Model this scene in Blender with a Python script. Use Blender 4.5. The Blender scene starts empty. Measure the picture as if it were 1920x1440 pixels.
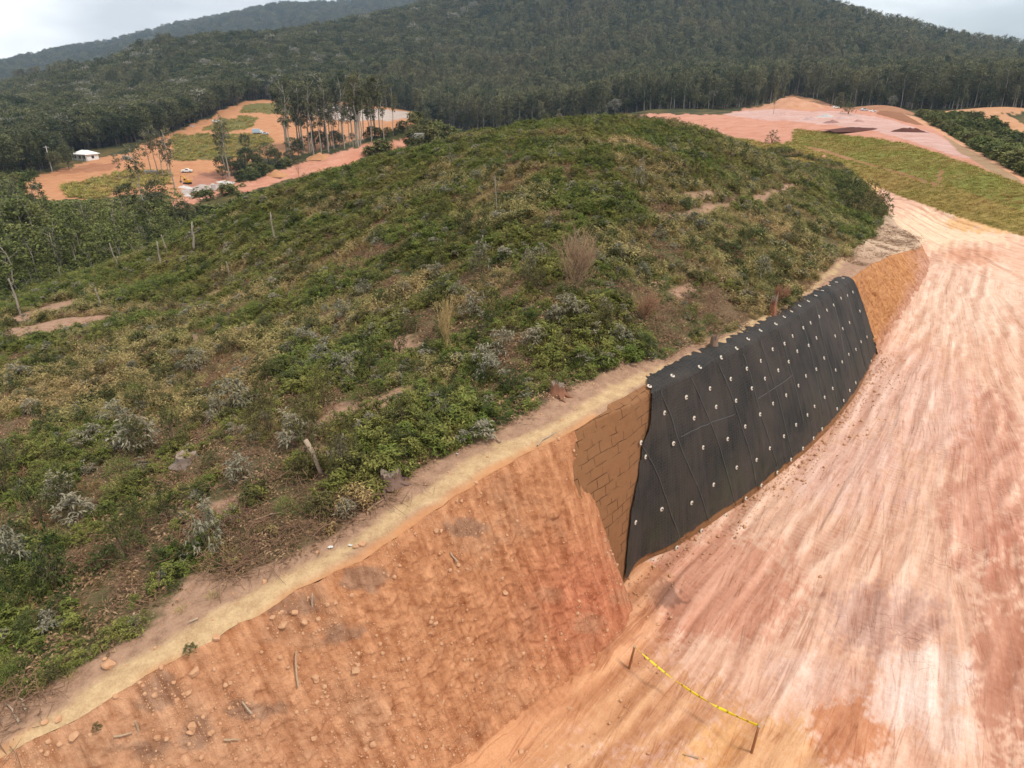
import bpy, bmesh, math, random
import numpy as np
from mathutils import Vector, Matrix
R = math.radians
random.seed(4); rng = np.random.default_rng(4)
SC = bpy.context.scene
COL = SC.collection

# ------------------------------------------------------------------ camera
FPX, PITCH, CAMZ = 1300.0, R(23.7), 13.0
cam_d = bpy.data.cameras.new('camera'); cam = bpy.data.objects.new('camera', cam_d); COL.objects.link(cam)
cam.location = (0, 0, CAMZ); cam.rotation_euler = (R(90) - PITCH, 0, 0)
cam_d.sensor_width = 36.0; cam_d.lens = FPX / 1920 * 36.0
cam_d.clip_start = 0.1; cam_d.clip_end = 9000
SC.camera = cam

# ------------------------------------------------------------------ sky, sun, exposure
SUN_EL, SUN_AZ = R(58), R(118)        # azimuth clockwise from +Y (view direction)
W = bpy.data.worlds.new('World'); SC.world = W; W.use_nodes = True
nt = W.node_tree; nt.nodes.clear()
def N(t, **k):
    n = nt.nodes.new(t)
    for a, b in k.items(): setattr(n, a, b)
    return n
out = N('ShaderNodeOutputWorld'); bg = N('ShaderNodeBackground'); bg.inputs['Strength'].default_value = 0.046
sky = N('ShaderNodeTexSky', sky_type='NISHITA'); sky.sun_disc = False
sky.sun_elevation = SUN_EL; sky.sun_rotation = SUN_AZ; sky.air_density = 1.0; sky.dust_density = 1.2
tc = N('ShaderNodeTexCoord'); mp = N('ShaderNodeMapping'); mp.inputs['Scale'].default_value = (1.1, 1.1, 3.2)
mp.inputs['Location'].default_value = (0.35, 0.1, 0.0)
nz = N('ShaderNodeTexNoise'); nz.inputs['Scale'].default_value = 1.7; nz.inputs['Detail'].default_value = 7; nz.inputs['Roughness'].default_value = .55
cr = N('ShaderNodeValToRGB'); cr.color_ramp.elements[0].position = .36; cr.color_ramp.elements[1].position = .56; cr.color_ramp.elements[0].color = (.4, .4, .4, 1)
nz2 = N('ShaderNodeTexNoise'); nz2.inputs['Scale'].default_value = 2.6; nz2.inputs['Detail'].default_value = 5
cr2 = N('ShaderNodeValToRGB'); cr2.color_ramp.elements[0].position = .38; cr2.color_ramp.elements[1].position = .66
cr2.color_ramp.elements[0].color = (8.6, 8.8, 9.0, 1); cr2.color_ramp.elements[1].color = (18.5, 18.3, 17.8, 1)
mx = N('ShaderNodeMixRGB')
L = nt.links.new
L(tc.outputs['Generated'], mp.inputs['Vector']); L(mp.outputs[0], nz.inputs['Vector']); L(mp.outputs[0], nz2.inputs['Vector'])
sxyz = N('ShaderNodeSeparateXYZ'); L(tc.outputs['Generated'], sxyz.inputs[0]); mad = N('ShaderNodeMath', operation='MULTIPLY_ADD'); L(sxyz.outputs['X'], mad.inputs[0]); mad.inputs[1].default_value = -.22; L(nz.outputs['Fac'], mad.inputs[2])
L(mad.outputs[0], cr.inputs[0]); L(nz2.outputs['Fac'], cr2.inputs[0])
L(cr.outputs[0], mx.inputs[0]); L(sky.outputs[0], mx.inputs[1]); L(cr2.outputs[0], mx.inputs[2])
L(mx.outputs[0], bg.inputs['Color']); L(bg.outputs[0], out.inputs['Surface'])
sd = bpy.data.lights.new('sun', 'SUN'); sun = bpy.data.objects.new('sun', sd); COL.objects.link(sun)
sd.energy = 1.5; sd.angle = R(10); sd.color = (1.0, .93, .82)
sdir = Vector((math.sin(SUN_AZ) * math.cos(SUN_EL), math.cos(SUN_AZ) * math.cos(SUN_EL), math.sin(SUN_EL)))
sun.rotation_euler = sdir.to_track_quat('Z', 'Y').to_euler(); sun.location = (0, 0, 60)
SC.view_settings.view_transform = 'Standard'; SC.view_settings.look = 'None'
SC.view_settings.exposure = 1.18; SC.view_settings.gamma = 1.0
SC.cycles.use_denoising = True
SC.cycles.max_bounces = 5; SC.cycles.diffuse_bounces = 3; SC.cycles.glossy_bounces = 2
SC.cycles.transmission_bounces = 3; SC.cycles.volume_bounces = 0; SC.cycles.transparent_max_bounces = 4

# ------------------------------------------------------------------ numeric helpers
CP, SP = math.cos(PITCH), math.sin(PITCH)
def ray(u, v):
    x = (u - 960) / FPX; up = (720 - v) / FPX
    return x, CP + up * SP, -SP + up * CP
def atz(u, v, z):
    a, b, c = ray(u, v); t = (z - CAMZ) / c
    return a * t, b * t, z
def aty(u, v, y):
    a, b, c = ray(u, v); t = y / b
    return a * t, y, CAMZ + c * t
def project(x, y, z):
    dz = z - CAMZ
    dep = y * CP - dz * SP; upc = y * SP + dz * CP
    dep = np.where(dep < .01, .01, dep)
    return 960 + FPX * x / dep, 720 - FPX * upc / dep, dep
def _h(ix, iy, seed):
    h = (ix.astype(np.int64) * 374761393 + iy.astype(np.int64) * 668265263 + seed * 1274126177) & 0xffffffff
    h = ((h ^ (h >> 13)) * 1274126177) & 0xffffffff
    return ((h ^ (h >> 16)) & 0xffff) / 65535.0
def vnoise(x, y, seed=0):
    x = np.asarray(x, float); y = np.asarray(y, float)
    ix = np.floor(x); iy = np.floor(y); fx = x - ix; fy = y - iy
    ix = ix.astype(np.int64); iy = iy.astype(np.int64)
    fx = fx * fx * fx * (fx * (fx * 6 - 15) + 10); fy = fy * fy * fy * (fy * (fy * 6 - 15) + 10)
    a = _h(ix, iy, seed); b = _h(ix + 1, iy, seed); c = _h(ix, iy + 1, seed); d = _h(ix + 1, iy + 1, seed)
    return (a + (b - a) * fx) * (1 - fy) + (c + (d - c) * fx) * fy
def fbm(x, y, octv=4, seed=0, gain=.5):
    s = 0; a = 1; t = 0
    for k in range(octv):
        s = s + a * (vnoise(x * 2 ** k + 17.3 * k, y * 2 ** k - 9.1 * k, seed + k) - .5); t += a; a *= gain
    return s / t * 2
def sstep(a, b, x):
    t = np.clip((x - a) / (b - a), 0, 1); return t * t * (3 - 2 * t)
def inpoly(u, v, poly):
    ins = np.zeros(np.shape(u), bool); n = len(poly)
    for i in range(n):
        x0, y0 = poly[i]; x1, y1 = poly[(i + 1) % n]
        if y0 == y1: continue
        c = ((y0 > v) != (y1 > v)) & (u < (x1 - x0) * (v - y0) / (y1 - y0) + x0)
        ins ^= c
    return ins
class RBF:
    def __init__(s, P, z, c):
        s.P = np.array(P, float); s.c = c
        d = np.linalg.norm(s.P[:, None] - s.P[None], axis=2); A = np.sqrt(d * d + c * c)
        n = len(P); M = np.zeros((n + 1, n + 1)); M[:n, :n] = A; M[:n, n] = 1; M[n, :n] = 1
        s.w = np.linalg.solve(M, np.append(np.array(z, float), 0))
    def __call__(s, X):
        o = np.full(len(X), s.w[-1])
        for i in range(0, len(X), 40000):
            d2 = ((X[i:i + 40000, None, :] - s.P[None]) ** 2).sum(2)
            o[i:i + 40000] += np.sqrt(d2 + s.c ** 2) @ s.w[:-1]
        return o

# frame along the cut: s runs with the wall, w into the hill
AX, AY = 3.3, 15.8; DX, DY = .6567, .7542; NX, NY = -DY, DX
def to_sw(x, y): return (x - AX) * DX + (y - AY) * DY, (x - AX) * NX + (y - AY) * NY
def to_xy(s, w): return AX + s * DX + w * NX, AY + s * DY + w * NY

# ------------------------------------------------------------------ base terrain
BP = []   # x, y, z
for u, v, y in [  # far land: pixel, distance
    (1540, 56, 800), (1670, 96, 760), (1780, 128, 720), (1860, 146, 700), (1960, 142, 760), (2150, 150, 800), (1350, 16, 880), (1150, -30, 950),
    (1000, -20, 1000), (860, 22, 980), (0, 204, 560), (-250, 212, 560), (170, 156, 600), (330, 118, 650), (450, 104, 690), (560, 92, 730), (700, 60, 830),
    (0, 240, 380), (100, 225, 420), (330, 180, 480), (560, 150, 550), (700, 135, 620), (800, 150, 560),
    (900, 160, 560), (900, 90, 760), (1050, 60, 780), (1100, 140, 560), (1300, 150, 520), (1300, 90, 660), (1500, 100, 640), (1500, 160, 470),
    (1700, 165, 440), (1850, 170, 420), (2000, 180, 420),
    (0, 270, 310), (120, 268, 300), (200, 250, 320), (330, 232, 350), (420, 202, 400), (480, 189, 430), (600, 186, 450), (700, 194, 440), (800, 214, 420), (1000, 225, 400), (1200, 212, 330), (1350, 206, 320),
    (60, 340, 205), (160, 300, 250), (240, 315, 232), (330, 350, 200), (420, 300, 240), (400, 260, 290), (520, 262, 290), (450, 225, 350), (560, 215, 370), (650, 225, 350), (700, 240, 320), (600, 245, 320),
    (1490, 205, 225), (1620, 206, 240), (1700, 212, 245), (1440, 206, 220), (1300, 214, 205), (1210, 215, 212)]:
    BP.append(aty(u, v, y))
for u, v, z in [(290, 390, -8), (360, 372, -7.5), (450, 350, -6.3), (540, 330, -5), (620, 305, -3.6), (690, 282, -2.6), (790, 260, -1),
    (1920, 440, 0), (1800, 405, 0), (1700, 372, 0), (1600, 336, .3), (1520, 310, .6), (1440, 284, .9),
    (1920, 345, 2.4), (1800, 300, 3.0), (1700, 272, 3.1), (1590, 254, 3.2), (1490, 242, 3.2), (1380, 256, 1.8), (1440, 266, 1.8),
    (1700, 320, 1.5), (1600, 296, 1.7), (1900, 395, 1.1), (1700, 240, 3.8), (1850, 325, 3.0), (1920, 352, 2.4), (1760, 250, 3.5),
    (1800, 250, -2), (1900, 290, -2.0), (1740, 218, .5), (1860, 213, 1.5), (1920, 240, 1.0), (1920, 262, -2.5), (2050, 330, -3), (2100, 420, 0), (2100, 370, 1.5),
    (0, 520, -6), (100, 480, -7), (250, 440, -7.5), (0, 420, -9), (150, 400, -9.5), (0, 600, -5), (-200, 600, -6), (-200, 450, -10)]:
    BP.append(atz(u, v, z))
BP += [(x, y, 0) for x, y in [(0, 3), (-3, 5), (4, 6), (10, 6), (-8, 2), (0, 9), (6, 12), (12, 12), (20, 14), (12, 22), (22, 24), (30, 36), (24, 40), (36, 52), (44, 50), (60, 55), (40, 30), (30, 18),
                                (33, 60), (40, 75), (50, 95), (3, 18), (10, 26), (18, 36), (28, 52)]]
BP += [(-12, 8, -1), (-15, 20, -3), (-25, 35, -5), (-10, 35, -1), (5, 45, -2), (-20, 60, -6), (10, 75, -1), (25, 75, 0), (-30, 85, -8), (-10, 110, -8), (15, 120, -3), (30, 120, 0), (-45, 110, -12), (-20, 140, -9),
       (-70, 150, -13), (-40, 175, -12), (-20, 215, -9), (10, 200, -6), (-30, 12, -5), (-60, 40, -9), (-80, 80, -11), (-110, 140, -12), (-150, 160, -12), (-20, 2, -3), (40, 270, -4), (0, 300, -10), (120, 290, 0), (-90, 190, -14)]
# hidden hollows, then the far range
for u, v, y in [(0, 235, 1050), (300, 175, 1200), (600, 140, 1300), (900, 80, 1450), (1400, 80, 1300), (1900, 160, 1200), (-300, 215, 1000)]: BP.append(aty(u, v, y))
for u, v, y in [(-200, 146, 1700), (0, 133, 1750), (90, 112, 1780), (160, 100, 1800), (250, 84, 1850), (340, 58, 1900), (440, 38, 1950), (540, 20, 2000), (610, 26, 2050), (690, 10, 2150), (800, -10, 2250), (1000, 0, 2300), (1500, 100, 2100), (1900, 150, 2000), (2100, 110, 2000)]: BP.append(aty(u, v, y * 1.3))
for a in (-1.0, -.6, -.2, .2, .6, 1.0): BP.append((3850 * math.sin(a), 3850 * math.cos(a), 60))
for a in (-1.0, .95): BP += [(700 * math.sin(a), 700 * math.cos(a), 40), (250 * math.sin(a), 250 * math.cos(a), -8 if a < 0 else 0), (60 * math.sin(a), 60 * math.cos(a), -6 if a < 0 else 0)]
BP = np.array(BP)
KA = 1.6
def pol(x, y): return np.stack([np.arctan2(x, y) * KA, np.log(np.hypot(x, y))], -1)
rb = RBF(pol(BP[:, 0], BP[:, 1]), BP[:, 2] / np.hypot(BP[:, 0], BP[:, 1]) ** .5, .10)
HAZE = 0.00015
A0, A1, NA = R(-50), R(50), 760
R0, R1, NR = 3.5, 3900.0, 1100
aa = np.linspace(A0, A1, NA); lr = np.linspace(math.log(R0), math.log(R1), NR)
# coarse solve, then refine bilinearly with detail noise on top
ca = np.linspace(A0, A1, 200); clr = np.linspace(lr[0], lr[-1], 260)
gA, gL = np.meshgrid(ca, clr)
cz = rb(np.stack([gA.ravel() * KA, gL.ravel()], -1)).reshape(gA.shape) * np.exp(gL / 2)
def bil(G, fi, fj):
    fi = np.clip(fi, 0, G.shape[0] - 1.001); fj = np.clip(fj, 0, G.shape[1] - 1.001)
    i = fi.astype(int); j = fj.astype(int); a = fi - i; b = fj - j
    return (G[i, j] * (1 - b) + G[i, j + 1] * b) * (1 - a) + (G[i + 1, j] * (1 - b) + G[i + 1, j + 1] * b) * a
def Zb_raw(x, y):
    x = np.asarray(x, float); y = np.asarray(y, float)
    a = np.arctan2(x, y); l = np.log(np.maximum(np.hypot(x, y), R0))
    return bil(cz, (l - clr[0]) / (clr[1] - clr[0]), (a - A0) / (ca[1] - ca[0]))
def Zb(x, y):
    x = np.asarray(x, float); y = np.asarray(y, float); r = np.hypot(x, y); z = Zb_raw(x, y)
    far = sstep(60, 320, r); hill = sstep(350, 700, r)
    z = z + far * fbm(x / 30, y / 30, 4, 5) * 1.2 + hill * fbm(x / 130, y / 130, 4, 9) * 9
    # spoil heap on the plateau
    hx, hy, _ = aty(1488, 200, 232)
    z = z + (2.5 + 1.8 * fbm(x / 7, y / 7, 3, 19)) * np.exp(-(((x - hx) / 10.5) ** 2 + ((y - hy) / 8) ** 2) ** 1.6)
    hx, hy, _ = aty(1668, 215, 232)
    z = z + 1.8 * np.exp(-(((x - hx) / 12) ** 2 + ((y - hy) / 16) ** 2))
    hx, hy, _ = aty(1850, 213, 280)
    z = z + 1.0 * np.exp(-(((x - hx) / 24) ** 2 + ((y - hy) / 9) ** 2))
    return z

# ------------------------------------------------------------------ hill beside the camera (edge curve + surface)
edge_pts = [atz(u, v, z) for u, v, z in [(0, 1415, 3.0), (180, 1318, 3.4), (340, 1222, 3.8), (540, 1112, 4.2), (700, 1022, 4.6), (880, 905, 5), (1000, 840, 5.2), (1080, 795, 5.4),
            (1218, 720, 5.4), (1345, 655, 5.2), (1420, 620, 5), (1500, 575, 4.6), (1590, 520, 4), (1660, 480, 2.6), (1725, 452, 1.2)]]
es = [to_sw(p[0], p[1]) + (p[2],) for p in edge_pts]
es = [(-60, 16, .2), (-40, 10, 1.0), (-22, 5.6, 2.2)] + es + [(58, 7.6, .75), (70, 12.4, .8), (85, 19.0, 1.0), (98, 25.5, 1.2), (115, 38, 1.2), (140, 60, 1.0)]
ES, EW, EZ = map(np.array, zip(*es))
fs = [(-60, 12, 0), (-40, 7.0, 0), (-22, 2.7, 0), (-13.6, .4, 0), (-9.9, -.3, 0), (-7.3, -.6, 0), (-4.3, -1.0, 0), (-3.2, -1.1, 0), (-1.2, -1.0, 0), (0, 0, 0), (2.1, -.3, 0), (6.7, -.9, 0), (12.3, -1.2, 0), (17.2, -1.0, 0), (23.5, -.2, 0),
      (30.4, .4, 0), (40, 1.3, 0), (47.7, 2.6, 0), (58, 7.0, 0), (70, 11.8, 0), (85, 18.4, 0), (98, 24.8, 0), (115, 37, 0), (140, 59, 0)]
FS, FW = np.array([a[0] for a in fs]), np.array([a[1] for a in fs])
def pch(xq, X, Y):   # smooth monotone-ish interpolation
    d = np.gradient(Y, X); xq = np.clip(xq, X[0], X[-1]); i = np.clip(np.searchsorted(X, xq) - 1, 0, len(X) - 2)
    h = X[i + 1] - X[i]; t = (xq - X[i]) / h
    return (Y[i] * (1 + 2 * t) * (1 - t) ** 2 + d[i] * h * t * (1 - t) ** 2 + Y[i + 1] * t * t * (3 - 2 * t) + d[i + 1] * h * t * t * (t - 1))
def edge_w(s): return pch(s, ES, EW) + fbm(np.asarray(s) * .55, np.zeros(np.shape(s)), 3, 31) * .12 + fbm(np.asarray(s) * 2.6, np.zeros(np.shape(s)), 3, 35) * .08 * sstep(-1.5, -3.5, np.asarray(s))
def edge_z(s): return pch(s, ES, EZ)
def foot_w(s): return np.minimum(pch(s, FS, FW), edge_w(s) - .12)
MP = []
for u, v, z in [(1100, 700, 5.8), (1100, 600, 6.4), (1100, 500, 7.0), (1100, 400, 7.7), (1100, 300, 8.5), (1150, 256, 8.9), (1150, 227, 9.2), (1020, 232, 9.0), (900, 256, 8.1), (1250, 236, 8.6),
        (0, 1300, 3.0), (0, 1100, 2.9), (0, 900, 2.4), (0, 760, 1.2), (0, 650, 0), (-200, 900, 1.0), (-200, 1200, 2.2), (-200, 700, -1.0),
        (300, 1150, 3.7), (300, 1000, 3.6), (300, 850, 3.2), (300, 700, 2.2), (250, 610, .9), (410, 550, 1.0), (500, 950, 4.4), (500, 800, 4.2), (500, 650, 3.4), (500, 550, 2.6), (500, 460, 2.4),
        (390, 420, 1.2), (500, 375, 3.6), (700, 322, 6.0), (600, 348, 4.9), (700, 400, 5.2), (700, 500, 5.0), (700, 600, 5.0), (700, 750, 5.0), (700, 900, 4.9), (800, 285, 7.0),
        (900, 300, 7.6), (900, 400, 6.8), (900, 500, 6.2), (900, 650, 5.8), (900, 800, 5.3), (1300, 600, 5.7), (1300, 500, 6.2), (1300, 400, 6.7), (1300, 300, 7.5), (1310, 258, 7.9),
        (1450, 540, 4.9), (1450, 450, 5.1), (1450, 380, 5.2), (1450, 328, 5.5), (1400, 284, 6.7), (1550, 450, 3.5), (1550, 384, 3.1), (1630, 436, 1.5), (1500, 330, 3.8), (1590, 390, 2.0),
        (100, 570, -1.4), (0, 590, -1.6), (250, 560, -.6), (350, 500, .1), (300, 470, -1.5), (150, 520, -3.0)]:
    x, y, z = atz(u, v, z); MP.append(to_sw(x, y) + (z,))
for x, y, z in [(16, 120, 2), (-15, 112, -1), (-38, 92, -7), (-52, 75, -8), (36, 116, 0), (0, 150, -9), (-50, 50, -7.5), (-64, 60, -11), (-45, 30, -5.5), (-75, 30, -9), (-35, 10, -4), (40, 150, -4), (50, 120, -1), (-80, 100, -14), (-30, 130, -12)]:
    MP.append(to_sw(x, y) + (z,))
for s_, w_, z_ in zip(ES, EW, EZ): MP.append((s_, w_, z_))
MP = np.array(MP)
rm = RBF(MP[:, :2] / 20, MP[:, 2], .25)
MS = np.arange(-48, 128, .22)
WK = [0]; st = .12
while WK[-1] < 112: WK.append(WK[-1] + st); st = min(st * 1.02, .34)
WK = np.array(WK)
csS = np.linspace(-50, 130, 181); csK = np.linspace(0, WK[-1], 150)
gS, gK = np.meshgrid(csS, csK, indexing='ij')
czm = rm(np.stack([gS.ravel(), (gK + edge_w(csS)[:, None]).ravel()], -1) / 20).reshape(gS.shape)
def Zm(s, k):       # k = distance behind the edge
    s = np.asarray(s, float); k = np.asarray(k, float)
    z = bil(czm, (s - csS[0]) / (csS[1] - csS[0]), (k - csK[0]) / (csK[1] - csK[0]))
    e = np.exp(-np.maximum(k, 0) / 1.6)
    z = z * (1 - e) + edge_z(s) * e
    w = k + pch(s, ES, EW)
    f = sstep(.4, 3, k)
    z = z - .09 * np.exp(-np.maximum(k, 0) / .10) * (s < 60)
    return z + f * (fbm(s / 2.3, w / 2.3, 4, 41) * .16 + fbm(s / 9, w / 9, 3, 44) * .35) + (1 - f) * fbm(s / .8, w / .8, 3, 47) * .03
def Zall(x, y):
    x = np.asarray(x, float); y = np.asarray(y, float)
    b = Zb(x, y); s, w = to_sw(x, y); ew = edge_w(s); fw = foot_w(s); k = w - ew
    ok = (s > -48) & (s < 126) & (k < 110)
    m = np.where(ok & (k >= 0), Zm(s, k), -999)
    t = np.clip((w - fw) / (ew - fw), 0, 1); sl = np.where((w > fw) & (k < 0), edge_z(s) * t, -999)
    return np.maximum(np.maximum(b, m), sl)
TT = np.geomspace(5, 2600, 5000)
def hit(u, v, fn=Zall):
    a, b, c = ray(u, v); x = a * TT; y = b * TT; z = CAMZ + c * TT
    below = np.nonzero(z < fn(x, y))[0]
    if len(below) == 0: return None
    i = max(below[0], 1); t0, t1 = TT[i - 1], TT[i]
    for _ in range(14):
        t = (t0 + t1) / 2
        if CAMZ + c * t < fn(np.array([a * t]), np.array([b * t]))[0]: t1 = t
        else: t0 = t
    return Vector((a * t1, b * t1, CAMZ + c * t1))

# ------------------------------------------------------------------ object helpers
def raw_mesh(name, V, F, smooth=True, attrs=None):
    V = np.asarray(V, np.float32); me = bpy.data.meshes.new(name)
    if isinstance(F, np.ndarray):
        F = F.astype(np.int32); n, k = F.shape
        me.vertices.add(len(V)); me.vertices.foreach_set('co', V.ravel())
        me.loops.add(n * k); me.loops.foreach_set('vertex_index', F.ravel())
        me.polygons.add(n); me.polygons.foreach_set('loop_start', np.arange(0, n * k, k, dtype=np.int32))
    else: me.from_pydata(V.tolist(), [], F)
    for nm, (ty, val) in (attrs or {}).items():
        at = me.attributes.new(nm, ty, 'POINT'); val = np.ascontiguousarray(val, np.float32 if ty != 'INT' else np.int32)
        at.data.foreach_set({'FLOAT': 'value', 'INT': 'value', 'FLOAT_VECTOR': 'vector', 'FLOAT_COLOR': 'color'}[ty], val.ravel())
    me.update(calc_edges=True)
    if smooth: me.polygons.foreach_set('use_smooth', np.ones(len(me.polygons), bool))
    return me
def link(name, me, m=None, parent=None):
    o = bpy.data.objects.new(name, me); COL.objects.link(o)
    if m is not None and not me.materials:
        for q in (m if isinstance(m, (list, tuple)) else [m]): me.materials.append(q)
    if parent is not None: o.parent = parent
    return o
def tag(o, label=None, cat=None, group=None, kind=None):
    if label: o['label'] = label
    if cat: o['category'] = cat
    if group: o['group'] = group
    if kind: o['kind'] = kind
    return o
def thing(name, label, cat, loc, rz=0, group=None, scale=1):
    o = bpy.data.objects.new(name, None); COL.objects.link(o); o.location = loc; o.rotation_euler = (0, 0, rz)
    o.scale = (scale,) * 3; o.empty_display_size = .2
    return tag(o, label, cat, group)
def copy_thing(root, loc, rz=0, scale=None, label=None, group=None, tilt=(0, 0)):
    r = root.copy(); COL.objects.link(r); r.location = loc; r.rotation_euler = (tilt[0], tilt[1], rz)
    if scale is not None: r.scale = scale if isinstance(scale, (tuple, list)) else (scale,) * 3
    if label: r['label'] = label
    if group: r['group'] = group
    for ch in list(root.children):
        c = ch.copy(); COL.objects.link(c); c.parent = r
        for g in list(ch.children):
            d = g.copy(); COL.objects.link(d); d.parent = c
    return r
def bm_obj(name, bm, m, parent=None, smooth=False):
    me = bpy.data.meshes.new(name); bm.normal_update(); bm.to_mesh(me); bm.free()
    if smooth: me.polygons.foreach_set('use_smooth', np.ones(len(me.polygons), bool))
    return link(name, me, m, parent)
def add_box(bm, c, d, bev=0, rz=0):
    r = bmesh.ops.create_cube(bm, size=1); vs = r['verts']
    bmesh.ops.scale(bm, vec=d, verts=vs)
    if bev:
        es_ = list({e for v in vs for e in v.link_edges})
        g = bmesh.ops.bevel(bm, geom=es_, offset=bev, segments=2, affect='EDGES'); vs = list({v for f in g['faces'] for v in f.verts} | {v for v in vs if v.is_valid})
    if rz: bmesh.ops.rotate(bm, cent=(0, 0, 0), matrix=Matrix.Rotation(rz, 3, 'Z'), verts=vs)
    bmesh.ops.translate(bm, vec=c, verts=vs)
def tube_arrays(P, rad, sides=6, seed=0):
    P = np.array(P, float); n = len(P); V = []; F = []
    rad = np.broadcast_to(rad, (n,))
    for i in range(n):
        t = P[min(i + 1, n - 1)] - P[max(i - 1, 0)]; t /= np.linalg.norm(t) + 1e-9
        a = np.cross(t, [0.31, .95, .02] if abs(t[1]) < .9 else [1, 0, 0]); a /= np.linalg.norm(a); b = np.cross(t, a)
        for k in range(sides):
            q = 2 * math.pi * k / sides; V.append(P[i] + rad[i] * (a * math.cos(q) + b * math.sin(q)))
    for i in range(n - 1):
        for k in range(sides):
            k2 = (k + 1) % sides; F.append((i * sides + k, i * sides + k2, (i + 1) * sides + k2, (i + 1) * sides + k))
    V.append(P[-1]); c = len(V) - 1; F2 = [((n - 1) * sides + k, (n - 1) * sides + (k + 1) % sides, c) for k in range(sides)]
    return V, F, F2
class Geo:
    """collects tubes and leaves with one material index each"""
    def __init__(s): s.V = []; s.F = []; s.n = 0; s.v = []
    def tube(s, P, rad, sides=6):
        V, F, F2 = tube_arrays(P, rad, sides)
        s.V += [tuple(p) for p in V]; s.F += [tuple(i + s.n for i in f) for f in F + F2]; s.n += len(V); s.v += [random.random()] * len(V)
        return s
    def mesh(s, name, smooth=True): return raw_mesh(name, s.V, s.F, smooth, {'v': ('FLOAT', np.array(s.v))})
def leaf_mesh(name, C, D, U, ln, wd, fold=.25, droop=.2, smooth=False):
    """leaf blades: base C, direction D, up U; each a folded 6-vertex blade"""
    C = np.asarray(C, float); n = len(C)
    D = D / (np.linalg.norm(D, axis=1, keepdims=True) + 1e-9)
    S = np.cross(D, U); S /= (np.linalg.norm(S, axis=1, keepdims=True) + 1e-9); U2 = np.cross(S, D)
    ln = np.broadcast_to(ln, (n,))[:, None]; wd = np.broadcast_to(wd, (n,))[:, None]
    p0 = C; m = C + D * ln * .5; tip = C + D * ln - U2 * ln * droop
    l = m + S * wd * .5 + U2 * wd * fold; r = m - S * wd * .5 + U2 * wd * fold
    V = np.stack([p0, r, tip, l, m], 1).reshape(-1, 3)
    i = np.arange(n)[:, None] * 5
    F = np.concatenate([i + np.array([[0, 1, 4]]), i + np.array([[1, 2, 4]]), i + np.array([[2, 3, 4]]), i + np.array([[3, 0, 4]])], 0)
    at = np.repeat(rng.random(n), 5)
    return raw_mesh(name, V, F, smooth, {'v': ('FLOAT', at)})
def rdir(n, up=0.0):
    d = rng.normal(size=(n, 3)); d /= np.linalg.norm(d, axis=1, keepdims=True); d[:, 2] += up
    return d / np.linalg.norm(d, axis=1, keepdims=True)

# ------------------------------------------------------------------ materials
class MT:
    def __init__(s, name):
        s.m = bpy.data.materials.new(name); s.m.use_nodes = True; s.t = s.m.node_tree; s.t.nodes.clear()
        s.out = s.n('ShaderNodeOutputMaterial'); s.b = s.n('ShaderNodeBsdfPrincipled'); s.t.links.new(s.b.outputs[0], s.out.inputs[0])
        s.b.inputs['Roughness'].default_value = .9; s.b.inputs['Specular IOR Level'].default_value = .25
    def n(s, t, **k):
        n = s.t.nodes.new(t)
        for a, b in k.items(): setattr(n, a, b)
        return n
    def l(s, a, b): s.t.links.new(a, b); return s
    def attr(s, name): return s.n('ShaderNodeAttribute', attribute_name=name)
    def pos(s): return s.n('ShaderNodeNewGeometry').outputs['Position']
    def noise(s, vec, scale, detail=4, rough=.55, mapscale=None, dist=0):
        if mapscale:
            mp = s.n('ShaderNodeMapping'); mp.inputs['Scale'].default_value = mapscale; s.l(vec, mp.inputs[0]); vec = mp.outputs[0]
        q = s.n('ShaderNodeTexNoise'); q.inputs['Scale'].default_value = scale; q.inputs['Detail'].default_value = detail
        q.inputs['Roughness'].default_value = rough; q.inputs['Distortion'].default_value = dist; s.l(vec, q.inputs['Vector'])
        return q.outputs['Fac']
    def ramp(s, fac, a, b, ca=(0, 0, 0, 1), cb=(1, 1, 1, 1)):
        r = s.n('ShaderNodeValToRGB'); e = r.color_ramp.elements; e[0].position = a; e[1].position = b; e[0].color = ca; e[1].color = cb
        s.l(fac, r.inputs[0]); return r.outputs[0]
    def mix(s, fac, a, b, mode='MIX'):
        m = s.n('ShaderNodeMixRGB', blend_type=mode)
        for i, q in ((0, fac), (1, a), (2, b)):
            if isinstance(q, (int, float)): m.inputs[i].default_value = q
            elif isinstance(q, tuple): m.inputs[i].default_value = q if len(q) == 4 else q + (1,)
            else: s.l(q, m.inputs[i])
        return m.outputs[0]
    def math(s, op, a, b=0.0):
        m = s.n('ShaderNodeMath', operation=op)
        for i, q in ((0, a), (1, b)):
            if isinstance(q, (int, float)): m.inputs[i].default_value = q
            else: s.l(q, m.inputs[i])
        return m.outputs[0]
    def bump(s, h, st=.5, dist=.05, prev=None):
        b = s.n('ShaderNodeBump'); b.inputs['Strength'].default_value = st; b.inputs['Distance'].default_value = dist; s.l(h, b.inputs['Height'])
        if prev: s.l(prev, b.inputs['Normal'])
        return b.outputs[0]
    def color(s, c): s.l(c, s.b.inputs['Base Color']) if not isinstance(c, tuple) else setattr(s.b.inputs['Base Color'], 'default_value', c + (1,)); return s
    def normal(s, n): s.l(n, s.b.inputs['Normal']); return s
def plain(name, c, rough=.7, var=.18, scale=3, metal=0):
    t = MT(name); co = t.n('ShaderNodeTexCoord').outputs['Object']; f = t.noise(co, scale, 5)
    t.color(t.mix(f, tuple(q * (1 - var) for q in c), tuple(min(1, q * (1 + var)) for q in c)))
    t.b.inputs['Roughness'].default_value = rough; t.b.inputs['Metallic'].default_value = metal
    return t.m
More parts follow.
